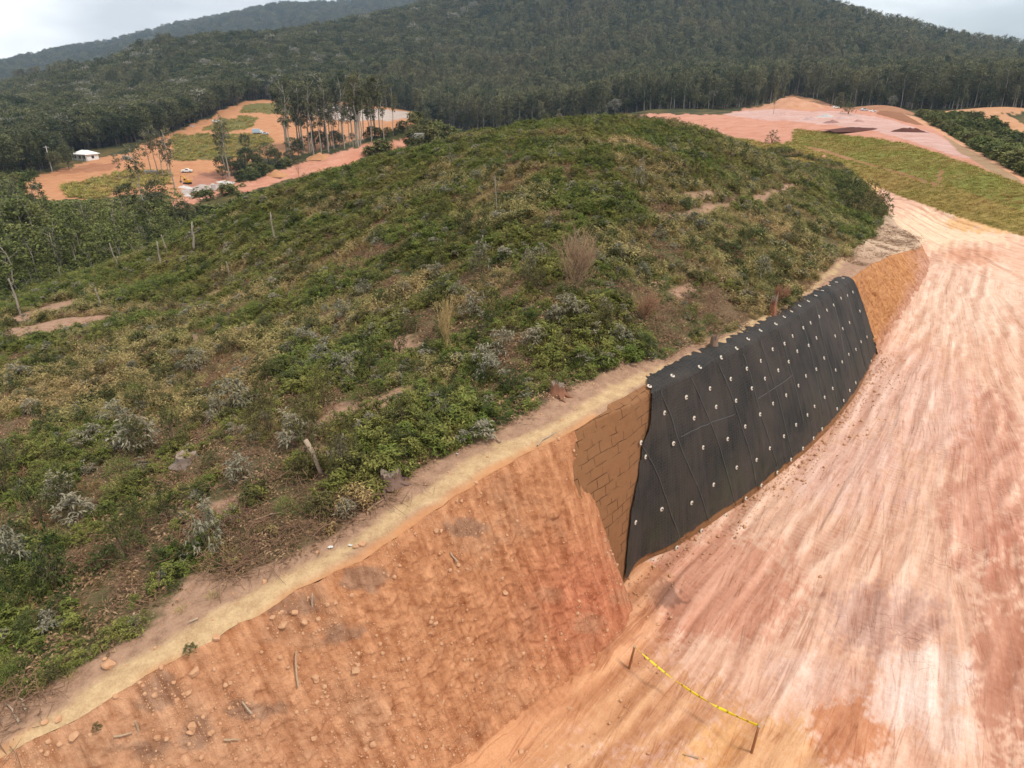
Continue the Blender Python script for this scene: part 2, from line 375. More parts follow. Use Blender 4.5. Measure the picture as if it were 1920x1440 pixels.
def leaf_mat(name, c1, c2, dry=(.17, .11, .045), dryamt=.5, rough=.6, trans=.22, spec=.3, pscale=.16, gain=1.0):
    c1, c2, dry = [tuple(min(.8, q * gain * w_) for q, w_ in zip(c, (1.06, 1.0, .92))) for c in (c1, c2, dry)]
    t = MT(name); oi = t.n('ShaderNodeObjectInfo').outputs['Random']; v = t.attr('v').outputs['Fac']; p = t.pos()
    col = t.mix(oi, c1, c2)
    col = t.mix(t.math('MULTIPLY', t.ramp(t.noise(p, pscale, 3), .46, .70), dryamt), col, dry)
    k = t.math('ADD', t.math('MULTIPLY', v, .95), .50)
    comb = t.n('ShaderNodeCombineXYZ')
    for i in range(3): t.l(k, comb.inputs[i])
    col = t.mix(1.0, col, comb.outputs[0], 'MULTIPLY'); t.color(col)
    t.b.inputs['Roughness'].default_value = rough; t.b.inputs['Specular IOR Level'].default_value = spec * .35
    if trans:
        tr = t.n('ShaderNodeBsdfTranslucent'); t.l(col, tr.inputs['Color']); ms = t.n('ShaderNodeMixShader'); ms.inputs[0].default_value = trans
        t.l(t.b.outputs[0], ms.inputs[1]); t.l(tr.outputs[0], ms.inputs[2]); t.l(ms.outputs[0], t.out.inputs[0])
    return t.m

ORANGE = (.42, .185, .080); PINK = (.56, .330, .230); CREAM = (.60, .40, .285); TAN = (.42, .29, .165); RED = (.34, .115, .065)

# terrain: albedo comes per region, streaks follow the wheel tracks
def make_ground_mat():
    t = MT('bare_earth'); p = t.pos(); alb = t.attr('alb').outputs['Color']; trk = t.attr('trk').outputs['Vector']; rm_ = t.attr('rutted').outputs['Fac']; veg = t.attr('veg').outputs['Fac']
    s1 = t.noise(trk, 1.0, 6, .62, (2.6, .10, 1)); s2 = t.noise(trk, 1.0, 6, .7, (12, .45, 1)); s3 = t.noise(trk, 1.0, 3, .5, (.9, .06, 1))
    n1 = t.noise(p, .35, 5); n2 = t.noise(p, 3.5, 6, .65); n3 = t.noise(p, 28, 3, .6)
    light = t.mix(1.0, alb, (1.20, 1.32, 1.40), 'MULTIPLY'); dark = t.mix(1.0, alb, (.86, .72, .64), 'MULTIPLY')
    dv = t.n('ShaderNodeVectorRotate', rotation_type='Z_AXIS'); dv.inputs['Angle'].default_value = .16; t.l(trk, dv.inputs['Vector'])
    s4 = t.noise(dv.outputs[0], 1.0, 5, .65, (3.4, .16, 1), 1.2); gate = t.ramp(t.noise(p, .22, 4, .6), .44, .66)
    s1 = t.mix(t.math('MULTIPLY', gate, .75), s1, s4)
    st = t.math('ADD', t.math('MULTIPLY', s1, .42), t.math('ADD', t.math('MULTIPLY', s2, .42), t.math('ADD', t.math('MULTIPLY', s3, .16), t.math('MULTIPLY', n2, .28))))
    st = t.ramp(st, .44, .68)
    s5 = t.noise(trk, 1.0, 3, .5, (1.9, .05, 1), .6); ln_ = t.ramp(t.math('ABSOLUTE', t.math('SUBTRACT', s5, .5)), .004, .020, (1, 1, 1, 1), (0, 0, 0, 1)); s6 = t.noise(dv.outputs[0], 1.0, 3, .5, (2.3, .06, 1), .5)
    ln2 = t.ramp(t.math('ABSOLUTE', t.math('SUBTRACT', s6, .47)), .004, .018, (1, 1, 1, 1), (0, 0, 0, 1)); ln_ = t.math('MULTIPLY', t.math('MULTIPLY', t.math('MAXIMUM', ln_, ln2), rm_), t.ramp(t.noise(p, .9, 5, .65), .42, .60))
    # tread marks: short bars across the wheel lines, in some of them only
    press = t.attr('press').outputs['Fac']; ridge = t.attr('ridge').outputs['Fac']
    wv = t.n('ShaderNodeTexWave', wave_type='BANDS', bands_direction='Y'); wv.inputs['Scale'].default_value = 1.5; wv.inputs['Distortion'].default_value = 2.2; wv.inputs['Detail'].default_value = 2; t.l(trk, wv.inputs['Vector'])
    tg = t.math('MULTIPLY', t.ramp(t.noise(trk, 1.0, 3, .5, (3.1, .12, 1)), .58, .66), t.ramp(t.noise(p, .5, 3), .42, .58)); tg = t.math('MAXIMUM', t.math('MULTIPLY', tg, .5), t.math('MULTIPLY', t.math('MULTIPLY', press, .7), t.ramp(t.noise(p, .7, 4), .50, .62))); tread = t.math('MULTIPLY', t.math('MULTIPLY', tg, wv.outputs['Fac']), rm_)
    vc = t.n('ShaderNodeTexVoronoi', feature='DISTANCE_TO_EDGE'); vc.inputs['Scale'].default_value = 3.2; t.l(p, vc.inputs['Vector'])
    crack = t.math('MULTIPLY', t.math('MULTIPLY', t.ramp(vc.outputs['Distance'], .008, .03, (1, 1, 1, 1), (0, 0, 0, 1)), t.ramp(t.noise(p, .33, 3), .60, .66)), rm_)
    gen = t.ramp(t.math('ADD', t.math('MULTIPLY', n1, .5), t.math('MULTIPLY', n2, .5)), .34, .68)
    f = t.mix(rm_, gen, t.mix(.25, st, gen))
    col = t.mix(f, dark, light)
    col = t.mix(t.math('MULTIPLY', t.ramp(n3, .40, .70), .45), col, t.mix(1.0, col, (.72, .64, .58), 'MULTIPLY'))
    col = t.mix(t.math('MULTIPLY', tread, .5), col, t.mix(1.0, col, (.66, .52, .46), 'MULTIPLY')); col = t.mix(t.math('MULTIPLY', crack, .6), col, t.mix(1.0, col, (.5, .4, .34), 'MULTIPLY'))
    col = t.mix(t.math('MULTIPLY', press, .6), col, t.mix(1.0, col, (.62, .48, .42), 'MULTIPLY')); col = t.mix(t.math('MULTIPLY', ridge, .8), col, t.mix(1.0, col, (1.18, 1.28, 1.34), 'MULTIPLY'))
    col = t.mix(t.math('MULTIPLY', ln_, .6), col, t.mix(1.0, col, (.60, .46, .40), 'MULTIPLY'))
    # vegetated ground: mottled greens and dry tan
    g = t.noise(p, 1.6, 8, .78); g2 = t.noise(p, .09, 4, .6)
    gcol = t.mix(t.ramp(g, .35, .65), t.mix(1.0, alb, (.55, .55, .5), 'MULTIPLY'), t.mix(1.0, alb, (1.25, 1.2, 1.1), 'MULTIPLY'))
    gcol = t.mix(t.math('MULTIPLY', t.ramp(g2, .45, .62), .45), gcol, (.20, .135, .05))
    col = t.mix(veg, col, gcol); t.color(col)
    b = t.bump(t.math('ADD', t.math('MULTIPLY', s1, 1.0), t.math('MULTIPLY', s2, .5)), .55, .10); b = t.bump(n2, .45, .06, b); b = t.bump(n3, .4, .025, b); b = t.bump(tread, .6, .05, b); b = t.bump(ln_, -.5, .03, b)
    t.normal(b); t.b.inputs['Roughness'].default_value = .95; t.b.inputs['Specular IOR Level'].default_value = .12
    return t.m
M_ground = make_ground_mat()

# ------------------------------------------------------------------ base terrain mesh
gA, gL = np.meshgrid(aa, lr); gR = np.exp(gL); X = gR * np.sin(gA); Y = gR * np.cos(gA); Z = Zb(X, Y)
S_, W_ = to_sw(X, Y)
# wheel tracks: s along, lateral distance between the cut foot and the sweeping right-hand line
wl = pch(S_, FS, FW); wr = np.interp(S_, [-40, -10, 0, 9, 33, 57, 90], [-15, -10.6, -8.9, -7.2, -2.2, 3.0, 16])
wlt = np.interp(S_, [-40, -10, 0, 12, 24, 48, 58, 90], [-2.2, -.9, -.8, -.9, -.3, 2.4, 6.8, 21])
lat = (W_ - wlt) / np.maximum(wlt - wr, 2.2) * 7.0 + fbm(X / 6, Y / 6, 2, 71) * .35
alo = S_
e1 = np.array(atz(1560, 335, .3)[:2]); e2 = np.array(atz(1920, 470, 0)[:2]); ed = (e2 - e1) / np.linalg.norm(e2 - e1)
lat2 = (X - e1[0]) * -ed[1] + (Y - e1[1]) * ed[0]; alo2 = (X - e1[0]) * ed[0] + (Y - e1[1]) * ed[1]
lat2 = lat2 * .6 + fbm(X / 9, Y / 9, 2, 73) * 1.2
mixr = sstep(40, 52, S_ + W_ * -.6)
trk = np.stack([np.where(mixr > .5, lat2 + 50, lat), np.where(mixr > .5, alo2, alo), np.zeros_like(lat)], -1)
near = sstep(70, 45, gR)
rut = near * (fbm(lat * 1.7, alo * .08, 3, 61) * .07 + fbm(lat * 4.5, alo * .25, 2, 66) * .035 + fbm(X / .7, Y / .7, 3, 63) * .025)
onroad = sstep(.3, -1.0, W_ - wl)
Z = Z + rut * np.maximum(onroad, .15)
toe = np.exp(-np.maximum(wl - W_ + fbm(X / .5, Y / .5, 3, 68) * .25, 0) / .30) * (W_ < wl + .6) * np.where(S_ < 0, sstep(-.4, -1.6, S_), sstep(23.5, 26, S_) * sstep(52, 44, S_)) * near; Z = Z + toe * (.20 + .10 * fbm(X / .25, Y / .25, 3, 69))
U, Vv, Dp = project(X, Y, Z)
jn = fbm(U / 40, Vv / 22, 4, 81); jm = fbm(U / 9, Vv / 6, 3, 85)
jf = fbm(lat * 1.1 + X * .25, alo * .35 + Y * .2, 5, 88, .62)
Uj = U + jn * 14 + jm * 5; Vj = Vv + jn * 4 + jm * 2.5
TRP = [[(1000, 1440), (1180, 1280), (1330, 1120), (1480, 930), (1620, 760), (1720, 600), (1760, 480)], [(1100, 1440), (1260, 1280), (1400, 1110), (1520, 950), (1650, 760), (1740, 600), (1775, 470)],
    [(1250, 1440), (1360, 1280), (1480, 1100), (1590, 920), (1690, 740), (1760, 590), (1790, 460)], [(1480, 1440), (1530, 1250), (1590, 1080), (1660, 900), (1730, 730), (1780, 580), (1800, 450)],
    [(1650, 1440), (1640, 1250), (1680, 1050), (1730, 880), (1770, 700), (1800, 560), (1810, 440)], [(1780, 1440), (1740, 1250), (1750, 1050), (1780, 880), (1810, 700), (1820, 560)], [(1880, 1440), (1850, 1250), (1840, 1050), (1840, 870), (1845, 700), (1840, 560)],
    [(1960, 1440), (1930, 1250), (1900, 1050), (1890, 870), (1880, 700), (1880, 560)], [(1300, 1440), (1480, 1200), (1640, 1000), (1800, 850), (1960, 760)], [(1980, 1300), (1850, 1100), (1740, 900), (1690, 760), (1730, 600)], [(850, 1440), (1040, 1330), (1200, 1190), (1320, 1060), (1500, 850), (1640, 700)],
    [(1400, 1440), (1600, 1150), (1760, 1000), (1900, 900)], [(1560, 1440), (1590, 1250), (1650, 1080), (1760, 860), (1850, 700), (1900, 600)], [(1720, 1440), (1800, 1250), (1860, 1080), (1960, 900)], [(1560, 335), (1650, 365), (1780, 420), (1900, 470), (1980, 500)], [(1570, 345), (1660, 385), (1760, 440), (1850, 500), (1950, 560)], [(1600, 345), (1700, 380), (1820, 425), (1960, 480)]]
trk_d = np.zeros(X.shape); trk_l = np.zeros(X.shape); nearm = (gR < 110) & (W_ < wl + .3)
for ti, px in enumerate(TRP + TRP[:9]):
    q = np.array([to_sw(*atz(u_ + (rng.normal() * 38 if ti >= len(TRP) else 0), v_, 0)[:2]) for u_, v_ in px]); q = q[np.argsort(q[:, 0])]
    c0, c1 = q[0, 0], q[-1, 0]; ss = np.clip(S_[nearm], c0, c1); f = pch(ss, q[:, 0], q[:, 1]); sl = (pch(np.clip(ss + .5, c0, c1), q[:, 0], q[:, 1]) - f) / .5; cs = 1 / np.sqrt(1 + sl * sl)
    endf = sstep(c0 - .2, c0 + 1.5, S_[nearm]) * sstep(c1 + .2, c1 - 1.5, S_[nearm]); wob = fbm(S_[nearm] * .5 + ti * 7, S_[nearm] * 0, 2, 300 + ti) * .15; st_ = np.clip(.60 + 1.0 * fbm(S_[nearm] * .22 + ti * 3, S_[nearm] * 0, 2, 330 + ti), 0, 1) * rng.uniform(.55, 1.0)
    for o_ in (-.95, .95):
        d_ = np.abs(W_[nearm] - f - wob - o_ / cs) * cs; trk_d[nearm] = np.maximum(trk_d[nearm], endf * st_ * sstep(.26, .12, d_)); trk_l[nearm] = np.maximum(trk_l[nearm], endf * st_ * np.exp(-((d_ - .36) / .09) ** 2))
Z = Z - trk_d * .035 + trk_l * .03
alb = np.zeros(X.shape + (3,)); alb[:] = (.045, .05, .022); veg = np.ones(X.shape); rutted = np.zeros(X.shape); cls = np.full(X.shape, 3)
def paint(poly, c, v=0.0, r=0.0, k=1, rmin=0, rmax=1e9, tv=None):
    m = inpoly(Uj, Vj, poly) & (gR > rmin) & (gR < rmax); alb[m] = c; veg[m] = v; rutted[m] = r
    if k is not None: cls[m] = k
    return m
# everything on the road side, near
m = (W_ < wl + 1.5) & (gR < 135) & (Vj > 300); alb[m] = PINK; veg[m] = 0; rutted[m] = 1; cls[m] = 0
m = (W_ >= wl + 1.5) & (gR < 135); alb[m] = (.10, .085, .04); cls[m] = 3
# left-hand works
site = [(25, 352), (60, 332), (150, 305), (205, 288), (240, 285), (320, 250), (345, 240), (420, 200), (470, 187), (560, 186), (650, 192), (740, 203), (805, 215), (760, 238), (690, 262), (560, 290), (470, 300), (430, 320), (400, 335), (330, 372), (300, 360), (200, 372), (100, 376), (60, 372)]
paint(site, (.43, .21, .105), 0, 0, 1, 150)
paint([(455, 197), (520, 190), (545, 197), (545, 212), (450, 212)], (.135, .125, .04), .9, 0, 2, 150)
paint([(372, 243), (400, 226), (455, 217), (485, 221), (470, 240), (430, 247)], (.12, .12, .035), .9, 0, 2, 150)
paint([(330, 255), (370, 250), (500, 251), (505, 268), (460, 285), (420, 300), (350, 302), (322, 300)], (.13, .12, .04), .9, 0, 2, 150)
paint([(120, 350), (200, 326), (270, 318), (325, 320), (320, 345), (250, 352), (200, 372), (130, 372)], (.14, .12, .05), .9, 0, 2, 150)
paint([(560, 190), (740, 207), (790, 214), (730, 226), (640, 226), (560, 215)], (.40, .33, .29), 0, 0, 1, 150)
paint([(150, 310), (230, 298), (235, 300), (200, 318), (140, 325), (100, 330)], (.33, .15, .08), 0, 0, 1, 150)
paint([(375, 322), (430, 322), (450, 345), (400, 360), (330, 362), (340, 340)], (.36, .17, .11), 0, 0, 1, 120)
paint([(330, 352), (400, 342), (430, 340), (400, 352), (345, 366)], (.38, .33, .30), 0, 0, 1, 120)
strip = [(270, 398), (330, 372), (400, 352), (450, 342), (500, 328), (550, 310), (590, 297), (660, 280), (740, 262), (810, 250), (815, 262), (760, 275), (690, 295), (620, 322), (540, 340), (440, 362), (330, 392)]
paint(strip, (.47, .225, .15), 0, 0, 5, 90, 300)
# right-hand plateau and bank
paint([(1190, 214), (1350, 214), (1440, 197), (1465, 186), (1490, 178), (1530, 186), (1570, 200), (1660, 207), (1700, 214), (1760, 246), (1930, 335), (1930, 362), (1850, 330), (1780, 296), (1700, 270), (1600, 256), (1490, 242), (1482, 268), (1440, 270), (1370, 258), (1300, 244), (1240, 232)], (.46, .225, .155), 0, 0, 1, 60)
paint([(1350, 213), (1440, 204), (1560, 208), (1660, 222), (1750, 250), (1840, 300), (1790, 292), (1700, 262), (1620, 240), (1500, 228), (1400, 222)], (.47, .30, .26), 0, 0, 1, 60)
paint([(1435, 200), (1462, 186), (1490, 178), (1530, 186), (1555, 200), (1520, 204)], (.46, .25, .135), 0, 0, 1, 150)
paint([(1645, 214), (1655, 205), (1675, 205), (1745, 238), (1720, 235)], (.24, .11, .06), 0, 0, 1, 120)
paint([(1765, 252), (1800, 268), (1920, 340), (1930, 356), (1880, 335), (1800, 285)], (.30, .20, .12), .2, 0, 1, 60)
paint([(1700, 216), (1730, 222), (1930, 332), (1930, 345), (1800, 270)], (.50, .27, .16), 0, 0, 5, 60)
paint([(1355, 254), (1440, 268), (1484, 264), (1492, 241), (1600, 255), (1700, 269), (1800, 301), (1930, 350), (1930, 446), (1800, 407), (1700, 372), (1600, 333), (1520, 308), (1440, 283)], (.27, .20, .065), 1, 0, 2, 45)
paint([(1490, 243), (1600, 256), (1700, 272), (1800, 303), (1930, 352), (1930, 400), (1850, 372), (1780, 345), (1700, 330), (1600, 305), (1500, 272)], (.19, .20, .05), 1, 0, 2, 45)
for g in ([(1490, 269), (1540, 279), (1600, 297), (1650, 313), (1648, 315), (1590, 300), (1530, 282)], [(1650, 312), (1700, 326), (1740, 341), (1738, 344), (1700, 331), (1648, 316)],
          [(1755, 314), (1763, 318), (1768, 342), (1760, 344), (1753, 336)], [(1740, 338), (1765, 346), (1750, 352)]):
    paint(g, (.30, .16, .08), 0, 0, 2, 45)
paint([(1715, 214), (1790, 216), (1850, 224), (1930, 262), (1930, 336), (1840, 285), (1750, 235)], (.05, .055, .022), 1, 0, 3, 60)
paint([(1775, 213), (1800, 207), (1840, 205), (1885, 213), (1930, 238), (1930, 256), (1880, 236), (1840, 222)], (.44, .24, .13), 0, 0, 5, 150)
for hu, hv, hd, ax_, ay_, c in [(1488, 200, 232, 15, 12, (.44, .235, .145)), (1668, 215, 232, 13, 18, (.30, .15, .085)), (1850, 213, 280, 25, 9, (.44, .24, .13))]:
    hx, hy, _ = aty(hu, hv, hd); m = ((X - hx + jn * 6) / ax_) ** 2 + ((Y - hy + jm * 4) / ay_) ** 2 < 1; alb[m] = c; veg[m] = 0; rutted[m] = 0; cls[m] = 1
# patches on the near yard
def spot(u, v, ru, rv, c, amt=1.0, v0=None):
    d = ((Uj - u) / ru) ** 2 + ((Vj - v) / rv) ** 2; a = (sstep(1.15, .45, d + jm * .9 + jf * 1.1) * amt * (cls == 0))[..., None]
    alb[:] = alb * (1 - a) + np.array(c) * a
for q in [(900, 1420, 420, 190, (.47, .235, .11), .9), (1180, 1330, 240, 130, (.48, .245, .125), .8), (1420, 1430, 130, 110, (.50, .25, .10), .7), (1330, 1100, 160, 110, (.46, .20, .125), .7),
          (1590, 1330, 70, 120, (.42, .16, .07), .8), (1660, 1170, 120, 70, (.40, .23, .18), .7), (1750, 1270, 105, 62, (.62, .45, .37), .7), (1790, 1380, 80, 50, (.60, .42, .34), .6), (1530, 1270, 110, 50, (.58, .38, .30), .6), (1690, 1320, 60, 40, (.62, .46, .39), .6),
          (1880, 1250, 60, 260, (.37, .15, .09), .8), (1850, 900, 90, 180, (.42, .18, .12), .6), (1800, 560, 130, 90, (.62, .42, .31), .8), (1760, 430, 190, 40, (.62, .43, .29), .9), (1600, 335, 110, 30, (.56, .33, .15), .9),
          (1820, 480, 60, 16, (.46, .21, .12), .7), (1700, 760, 110, 110, (.58, .36, .28), .7), (1600, 900, 120, 80, (.56, .34, .27), .6), (1240, 1110, 45, 28, (.20, .10, .07), .8), (1860, 420, 90, 18, (.55, .30, .12), .8)]:
    spot(*q)
ta = (sstep(-1.3, -.15, W_ - wl + jf * .55) * (cls == 0) * (S_ < 1) * .85)[..., None]; alb[:] = alb * (1 - ta) + np.array((.49, .225, .11)) * ta
V3 = np.stack([X, Y, Z], -1).reshape(-1, 3)
idx = np.arange(NA * NR).reshape(NR, NA)
Fq = np.stack([idx[:-1, :-1], idx[:-1, 1:], idx[1:, 1:], idx[1:, :-1]], -1).reshape(-1, 4)[:, ::-1]
fc = cls[:-1, :-1].ravel()
AL = np.concatenate([alb, np.ones(X.shape + (1,))], -1).reshape(-1, 4); TK = trk.reshape(-1, 3); VG = veg.ravel(); RT = rutted.ravel()
for k, nm in ((0, 'road'), (1, 'ground'), (2, 'grass_bank'), (3, 'hills'), (5, 'dirt_track')):
    F = Fq[fc == k]; used, inv = np.unique(F, return_inverse=True); F = inv.reshape(-1, 4)
    me = raw_mesh(nm, V3[used], F, True, {'alb': ('FLOAT_COLOR', AL[used]), 'trk': ('FLOAT_VECTOR', TK[used]), 'veg': ('FLOAT', VG[used]), 'rutted': ('FLOAT', RT[used]), 'press': ('FLOAT', trk_d.ravel()[used]), 'ridge': ('FLOAT', trk_l.ravel()[used])})
    tag(link(nm, me, M_ground), kind='structure')
clsG = cls

def cls_at(x, y):
    i = np.clip(np.round((np.log(np.hypot(x, y)) - lr[0]) / (lr[1] - lr[0])), 0, NR - 1).astype(int); j = np.clip(np.round((np.arctan2(x, y) - A0) / (aa[1] - aa[0])), 0, NA - 1).astype(int)
    return cls[i, j]

# ------------------------------------------------------------------ mound surface
gS, gK = np.meshgrid(MS, WK, indexing='ij'); gW = gK + edge_w(MS)[:, None]; MX, MY = to_xy(gS, gW); MZ = Zm(gS, gK)
mU, mV, _ = project(MX, MY, MZ)
mj = fbm(MX / 3, MY / 3, 4, 91)
bare_line = [(-100, 1400), (0, 1335), (70, 1322), (200, 1235), (285, 1178), (340, 1110), (380, 1085), (450, 1092), (560, 1052), (640, 1018), (690, 982), (760, 925), (870, 858), (960, 803), (1080, 742), (1200, 690), (1330, 648), (1430, 598), (1500, 556), (1570, 498), (1620, 450), (1655, 412), (1680, 385), (1600, 345)]
path_c = [(-120, 1500), (20, 1420), (150, 1322), (270, 1240), (370, 1185), (480, 1122), (580, 1068), (690, 1000), (725, 972), (800, 932), (900, 868), (960, 838), (1050, 796), (1150, 738), (1216, 706), (1330, 655), (1450, 590), (1560, 512), (1640, 430), (1670, 395)]
def curve_sw(px):
    o = []
    for u, v in px:
        x, y, z = atz(u, v, 4.5)
        for _ in range(6):
            s, w = to_sw(x, y); z = float(np.interp(s, ES, EZ)); x, y, z = atz(u, v, z)
        o.append(to_sw(x, y))
    o = np.array(o); return o[np.argsort(o[:, 0])]
bl = curve_sw(bare_line[:-1]); pc = curve_sw(path_c)
def bare_k(s): return np.interp(s, bl[:, 0], bl[:, 1]) - np.interp(s, ES, EW)      # width of the bare strip
def path_k(s): return np.interp(s, pc[:, 0], pc[:, 1]) - np.interp(s, ES, EW)
bare_patches = [[(600, 800), (640, 765), (720, 745), (800, 715), (790, 740), (700, 775), (640, 800)], [(1230, 408), (1300, 395), (1400, 368), (1480, 345), (1510, 352), (1420, 382), (1320, 408), (1250, 420)],
                [(1280, 365), (1330, 355), (1350, 372), (1300, 382)], [(0, 612), (80, 606), (130, 596), (245, 588), (250, 598), (190, 606), (120, 622), (60, 632), (0, 640)], [(385, 548), (405, 540), (420, 542), (408, 552), (380, 562)],
                [(700, 640), (760, 625), (790, 650), (740, 670)], [(1240, 540), (1290, 530), (1320, 545), (1260, 556)], [(380, 950), (470, 930), (500, 960), (420, 985)], [(560, 850), (600, 830), (640, 850), (590, 870)], [(1205, 402), (1230, 398), (1245, 410), (1215, 414)],
                [(340, 1085), (390, 1075), (430, 1110), (400, 1150), (340, 1160)], [(0, 606), (40, 590), (100, 570), (160, 556), (165, 562), (90, 585), (30, 606)]]
def bare_mask(u, v, s, k, jit):
    b = (k < bare_k(s) + .22 * (s < 2) + jit * .55).astype(float)
    for p in bare_patches: b = np.maximum(b, inpoly(u + jit * 22, v + jit * 9, p).astype(float))
    return b
MB = bare_mask(mU, mV, gS, gK, mj)
pk = path_k(gS); pw = np.where(gS < 2, .19, .15); PT = sstep(pw + .13, pw - .08, np.abs(gK - pk) + mj * .20 + fbm(MX / .5, MY / .5, 3, 95) * .16) * sstep(34, 24, gS)
ledge = sstep(.12, -.12, gK - np.maximum(pk - .22, .14) + mj * .1) * (gS < -1)
pale_bare = sstep(26, 40, gS) * MB * (gK < 5)  # paler bare soil on the shoulder towards the far cut
def make_mound_mat():
    t = MT('scrub_soil'); p = t.pos(); bare = t.attr('bare').outputs['Fac']; path = t.attr('path').outputs['Fac']; led = t.attr('ledge').outputs['Fac']; pale_fac = t.attr('pale').outputs['Fac']
    n1 = t.noise(p, .5, 5, .6); n2 = t.noise(p, 4, 6, .65); n3 = t.noise(p, 22, 4, .65)
    soil = t.mix(t.ramp(n2, .3, .7), (.19, .10, .06), (.37, .22, .14))
    soil = t.mix(t.math('MULTIPLY', t.ramp(n3, .4, .7), .5), soil, (.37, .25, .17))
    litter = t.mix(t.ramp(n3, .35, .65), (.07, .045, .022), (.19, .125, .065))
    gr = t.mix(t.ramp(n2, .35, .65), (.035, .045, .014), (.085, .095, .026))
    under = t.mix(t.ramp(n1, .42, .60), litter, gr)
    col = t.mix(bare, under, soil)
    col = t.mix(pale_fac, col, t.mix(n2, (.40, .27, .18), (.52, .37, .26)))
    col = t.mix(led, col, t.mix(n2, (.36, .15, .06), (.50, .25, .115)))
    col = t.mix(path, col, t.mix(t.ramp(t.math('ADD', t.math('MULTIPLY', n2, .6), t.math('MULTIPLY', n3, .4)), .36, .64), (.34, .215, .11), (.53, .37, .205)))
    t.color(col); b = t.bump(n2, .5, .08); b = t.bump(n3, .5, .03, b); t.normal(b); return t.m
M_mound = make_mound_mat()
n0, n1_ = gS.shape; idx = np.arange(n0 * n1_).reshape(n0, n1_)
Fq = np.stack([idx[:-1, :-1], idx[:-1, 1:], idx[1:, 1:], idx[1:, :-1]], -1).reshape(-1, 4)[:, ::-1]
keep = (MZ > Zb(MX, MY) - 1.2)[:-1, :-1].ravel()
F = Fq[keep]; used, inv = np.unique(F, return_inverse=True)
me = raw_mesh('hill', np.stack([MX, MY, MZ], -1).reshape(-1, 3)[used], inv.reshape(-1, 4), True,
              {'bare': ('FLOAT', MB.ravel()[used]), 'path': ('FLOAT', PT.ravel()[used]), 'ledge': ('FLOAT', ledge.ravel()[used]), 'pale': ('FLOAT', pale_bare.ravel()[used])})
tag(link('hill', me, M_mound), kind='structure')

# ------------------------------------------------------------------ cut slopes (earth banks either side of the wall)
def make_cut_mat():
    t = MT('cut_earth'); p = t.pos(); st = t.attr('st').outputs['Vector']; tone = t.attr('tone').outputs['Color']
    n1 = t.noise(p, .55, 5, .6); n2 = t.noise(p, 3.2, 7, .68); n3 = t.noise(p, 17, 5, .7); r1 = t.noise(st, 1, 5, .6, (6.5, .9, 1))
    a = t.mix(1.0, tone, (.60, .50, .44), 'MULTIPLY'); b_ = t.mix(1.0, tone, (1.20, 1.30, 1.38), 'MULTIPLY')
    col = t.mix(t.ramp(t.math('ADD', t.math('MULTIPLY', n2, .50), t.math('MULTIPLY', r1, .50)), .38, .64), a, b_)
    col = t.mix(t.math('MULTIPLY', t.ramp(n1, .55, .70), .30), col, (.33, .20, .125))
    col = t.mix(t.math('MULTIPLY', t.ramp(n3, .48, .72), .45), col, t.mix(1.0, col, (1.25, 1.2, 1.15), 'MULTIPLY'))
    t.color(col); b = t.bump(n2, .6, .09); b = t.bump(r1, .55, .05, b); b = t.bump(n3, .9, .05, b); t.normal(b); t.b.inputs['Specular IOR Level'].default_value = .1
    return t.m
M_cut = make_cut_mat()
def cut_strip(name, s_top, s_bot, J, prof, rough, toned):
    n = len(s_top); T = np.linspace(0, 1, J)
    Et = edge_w(s_top); Ez = edge_z(s_top); Fw = np.minimum(pch(s_bot, FS, FW), Et + 0)
    tt = T[None, :]
    s = s_top[:, None] * (1 - tt) + s_bot[:, None] * tt; w = Et[:, None] * (1 - tt) + Fw[:, None] * tt
    z = (Ez[:, None] - .09 * (s_top[:, None] < 60)) * (1 - prof(tt)) - .10 * tt
    amp = np.sin(np.pi * np.clip(tt * .93 + .05, 0, 1)) ** .5 * np.minimum(Ez[:, None] / 3, 1)
    rill = fbm(s * 1.3 + z * .25, z * .22, 4, 101) * .12 + fbm(s / .35, z / .5, 4, 105, .65) * .05 + fbm(s / .11, z / .11 + w / .2, 3, 107, .7) * .035 + np.maximum(fbm(s / .14, z / .14, 2, 109), .1) * .06
    clod = np.maximum(fbm(s / .22, z / .22 + w / .3, 3, 111, .6) - .12, 0) * .09 + np.maximum(fbm(s / .5, z / .5 + w / .6, 3, 113, .6) - .22, 0) * .15
    ero = -np.abs(fbm(s * 1.1 + 3 * fbm(z * .3, s * .2, 2, 115), z * .25 + s * .2, 4, 116)) * .16 - np.maximum(.22 - np.abs(fbm(s * 2.6 + z * .2, z * .10, 3, 118)), 0) * .07
    off = (rill + clod + ero + .08) * rough * amp * sstep(0, .05, tt)
    if name == 'l': off = off * (.12 + .88 * sstep(-2.0, -3.6, s_top))[:, None]
    w = w - off * .9; z = z + off * .35
    x, y = to_xy(s, w)
    return s, w, x, y, z
def build_cut(name, s, w, x, y, z, tone):
    n, J = s.shape; idx = np.arange(n * J).reshape(n, J)
    F = np.stack([idx[:-1, :-1], idx[:-1, 1:], idx[1:, 1:], idx[1:, :-1]], -1).reshape(-1, 4)
    return raw_mesh(name, np.stack([x, y, z], -1).reshape(-1, 3), F, True, {'st': ('FLOAT_VECTOR', np.stack([s, z, 0 * s], -1)), 'tone': ('FLOAT_COLOR', np.concatenate([tone, np.ones(s.shape + (1,))], -1))})
sT = np.linspace(-24, -1.95, 800); sB = np.where(sT > -9, -9 + (sT + 9) * (8.1 / 7.05), sT)
s, w, x, y, z = cut_strip('l', sT, sB, 190, lambda t: t + .04 * np.sin(np.pi * t), 1.0, None)
uu, vv, _ = project(x, y, z); CLX, CLY, CLZ, CLU, CLV, CLS = x, y, z, uu, vv, s
tone = np.zeros(s.shape + (3,)); tone[:] = (.51, .232, .112)
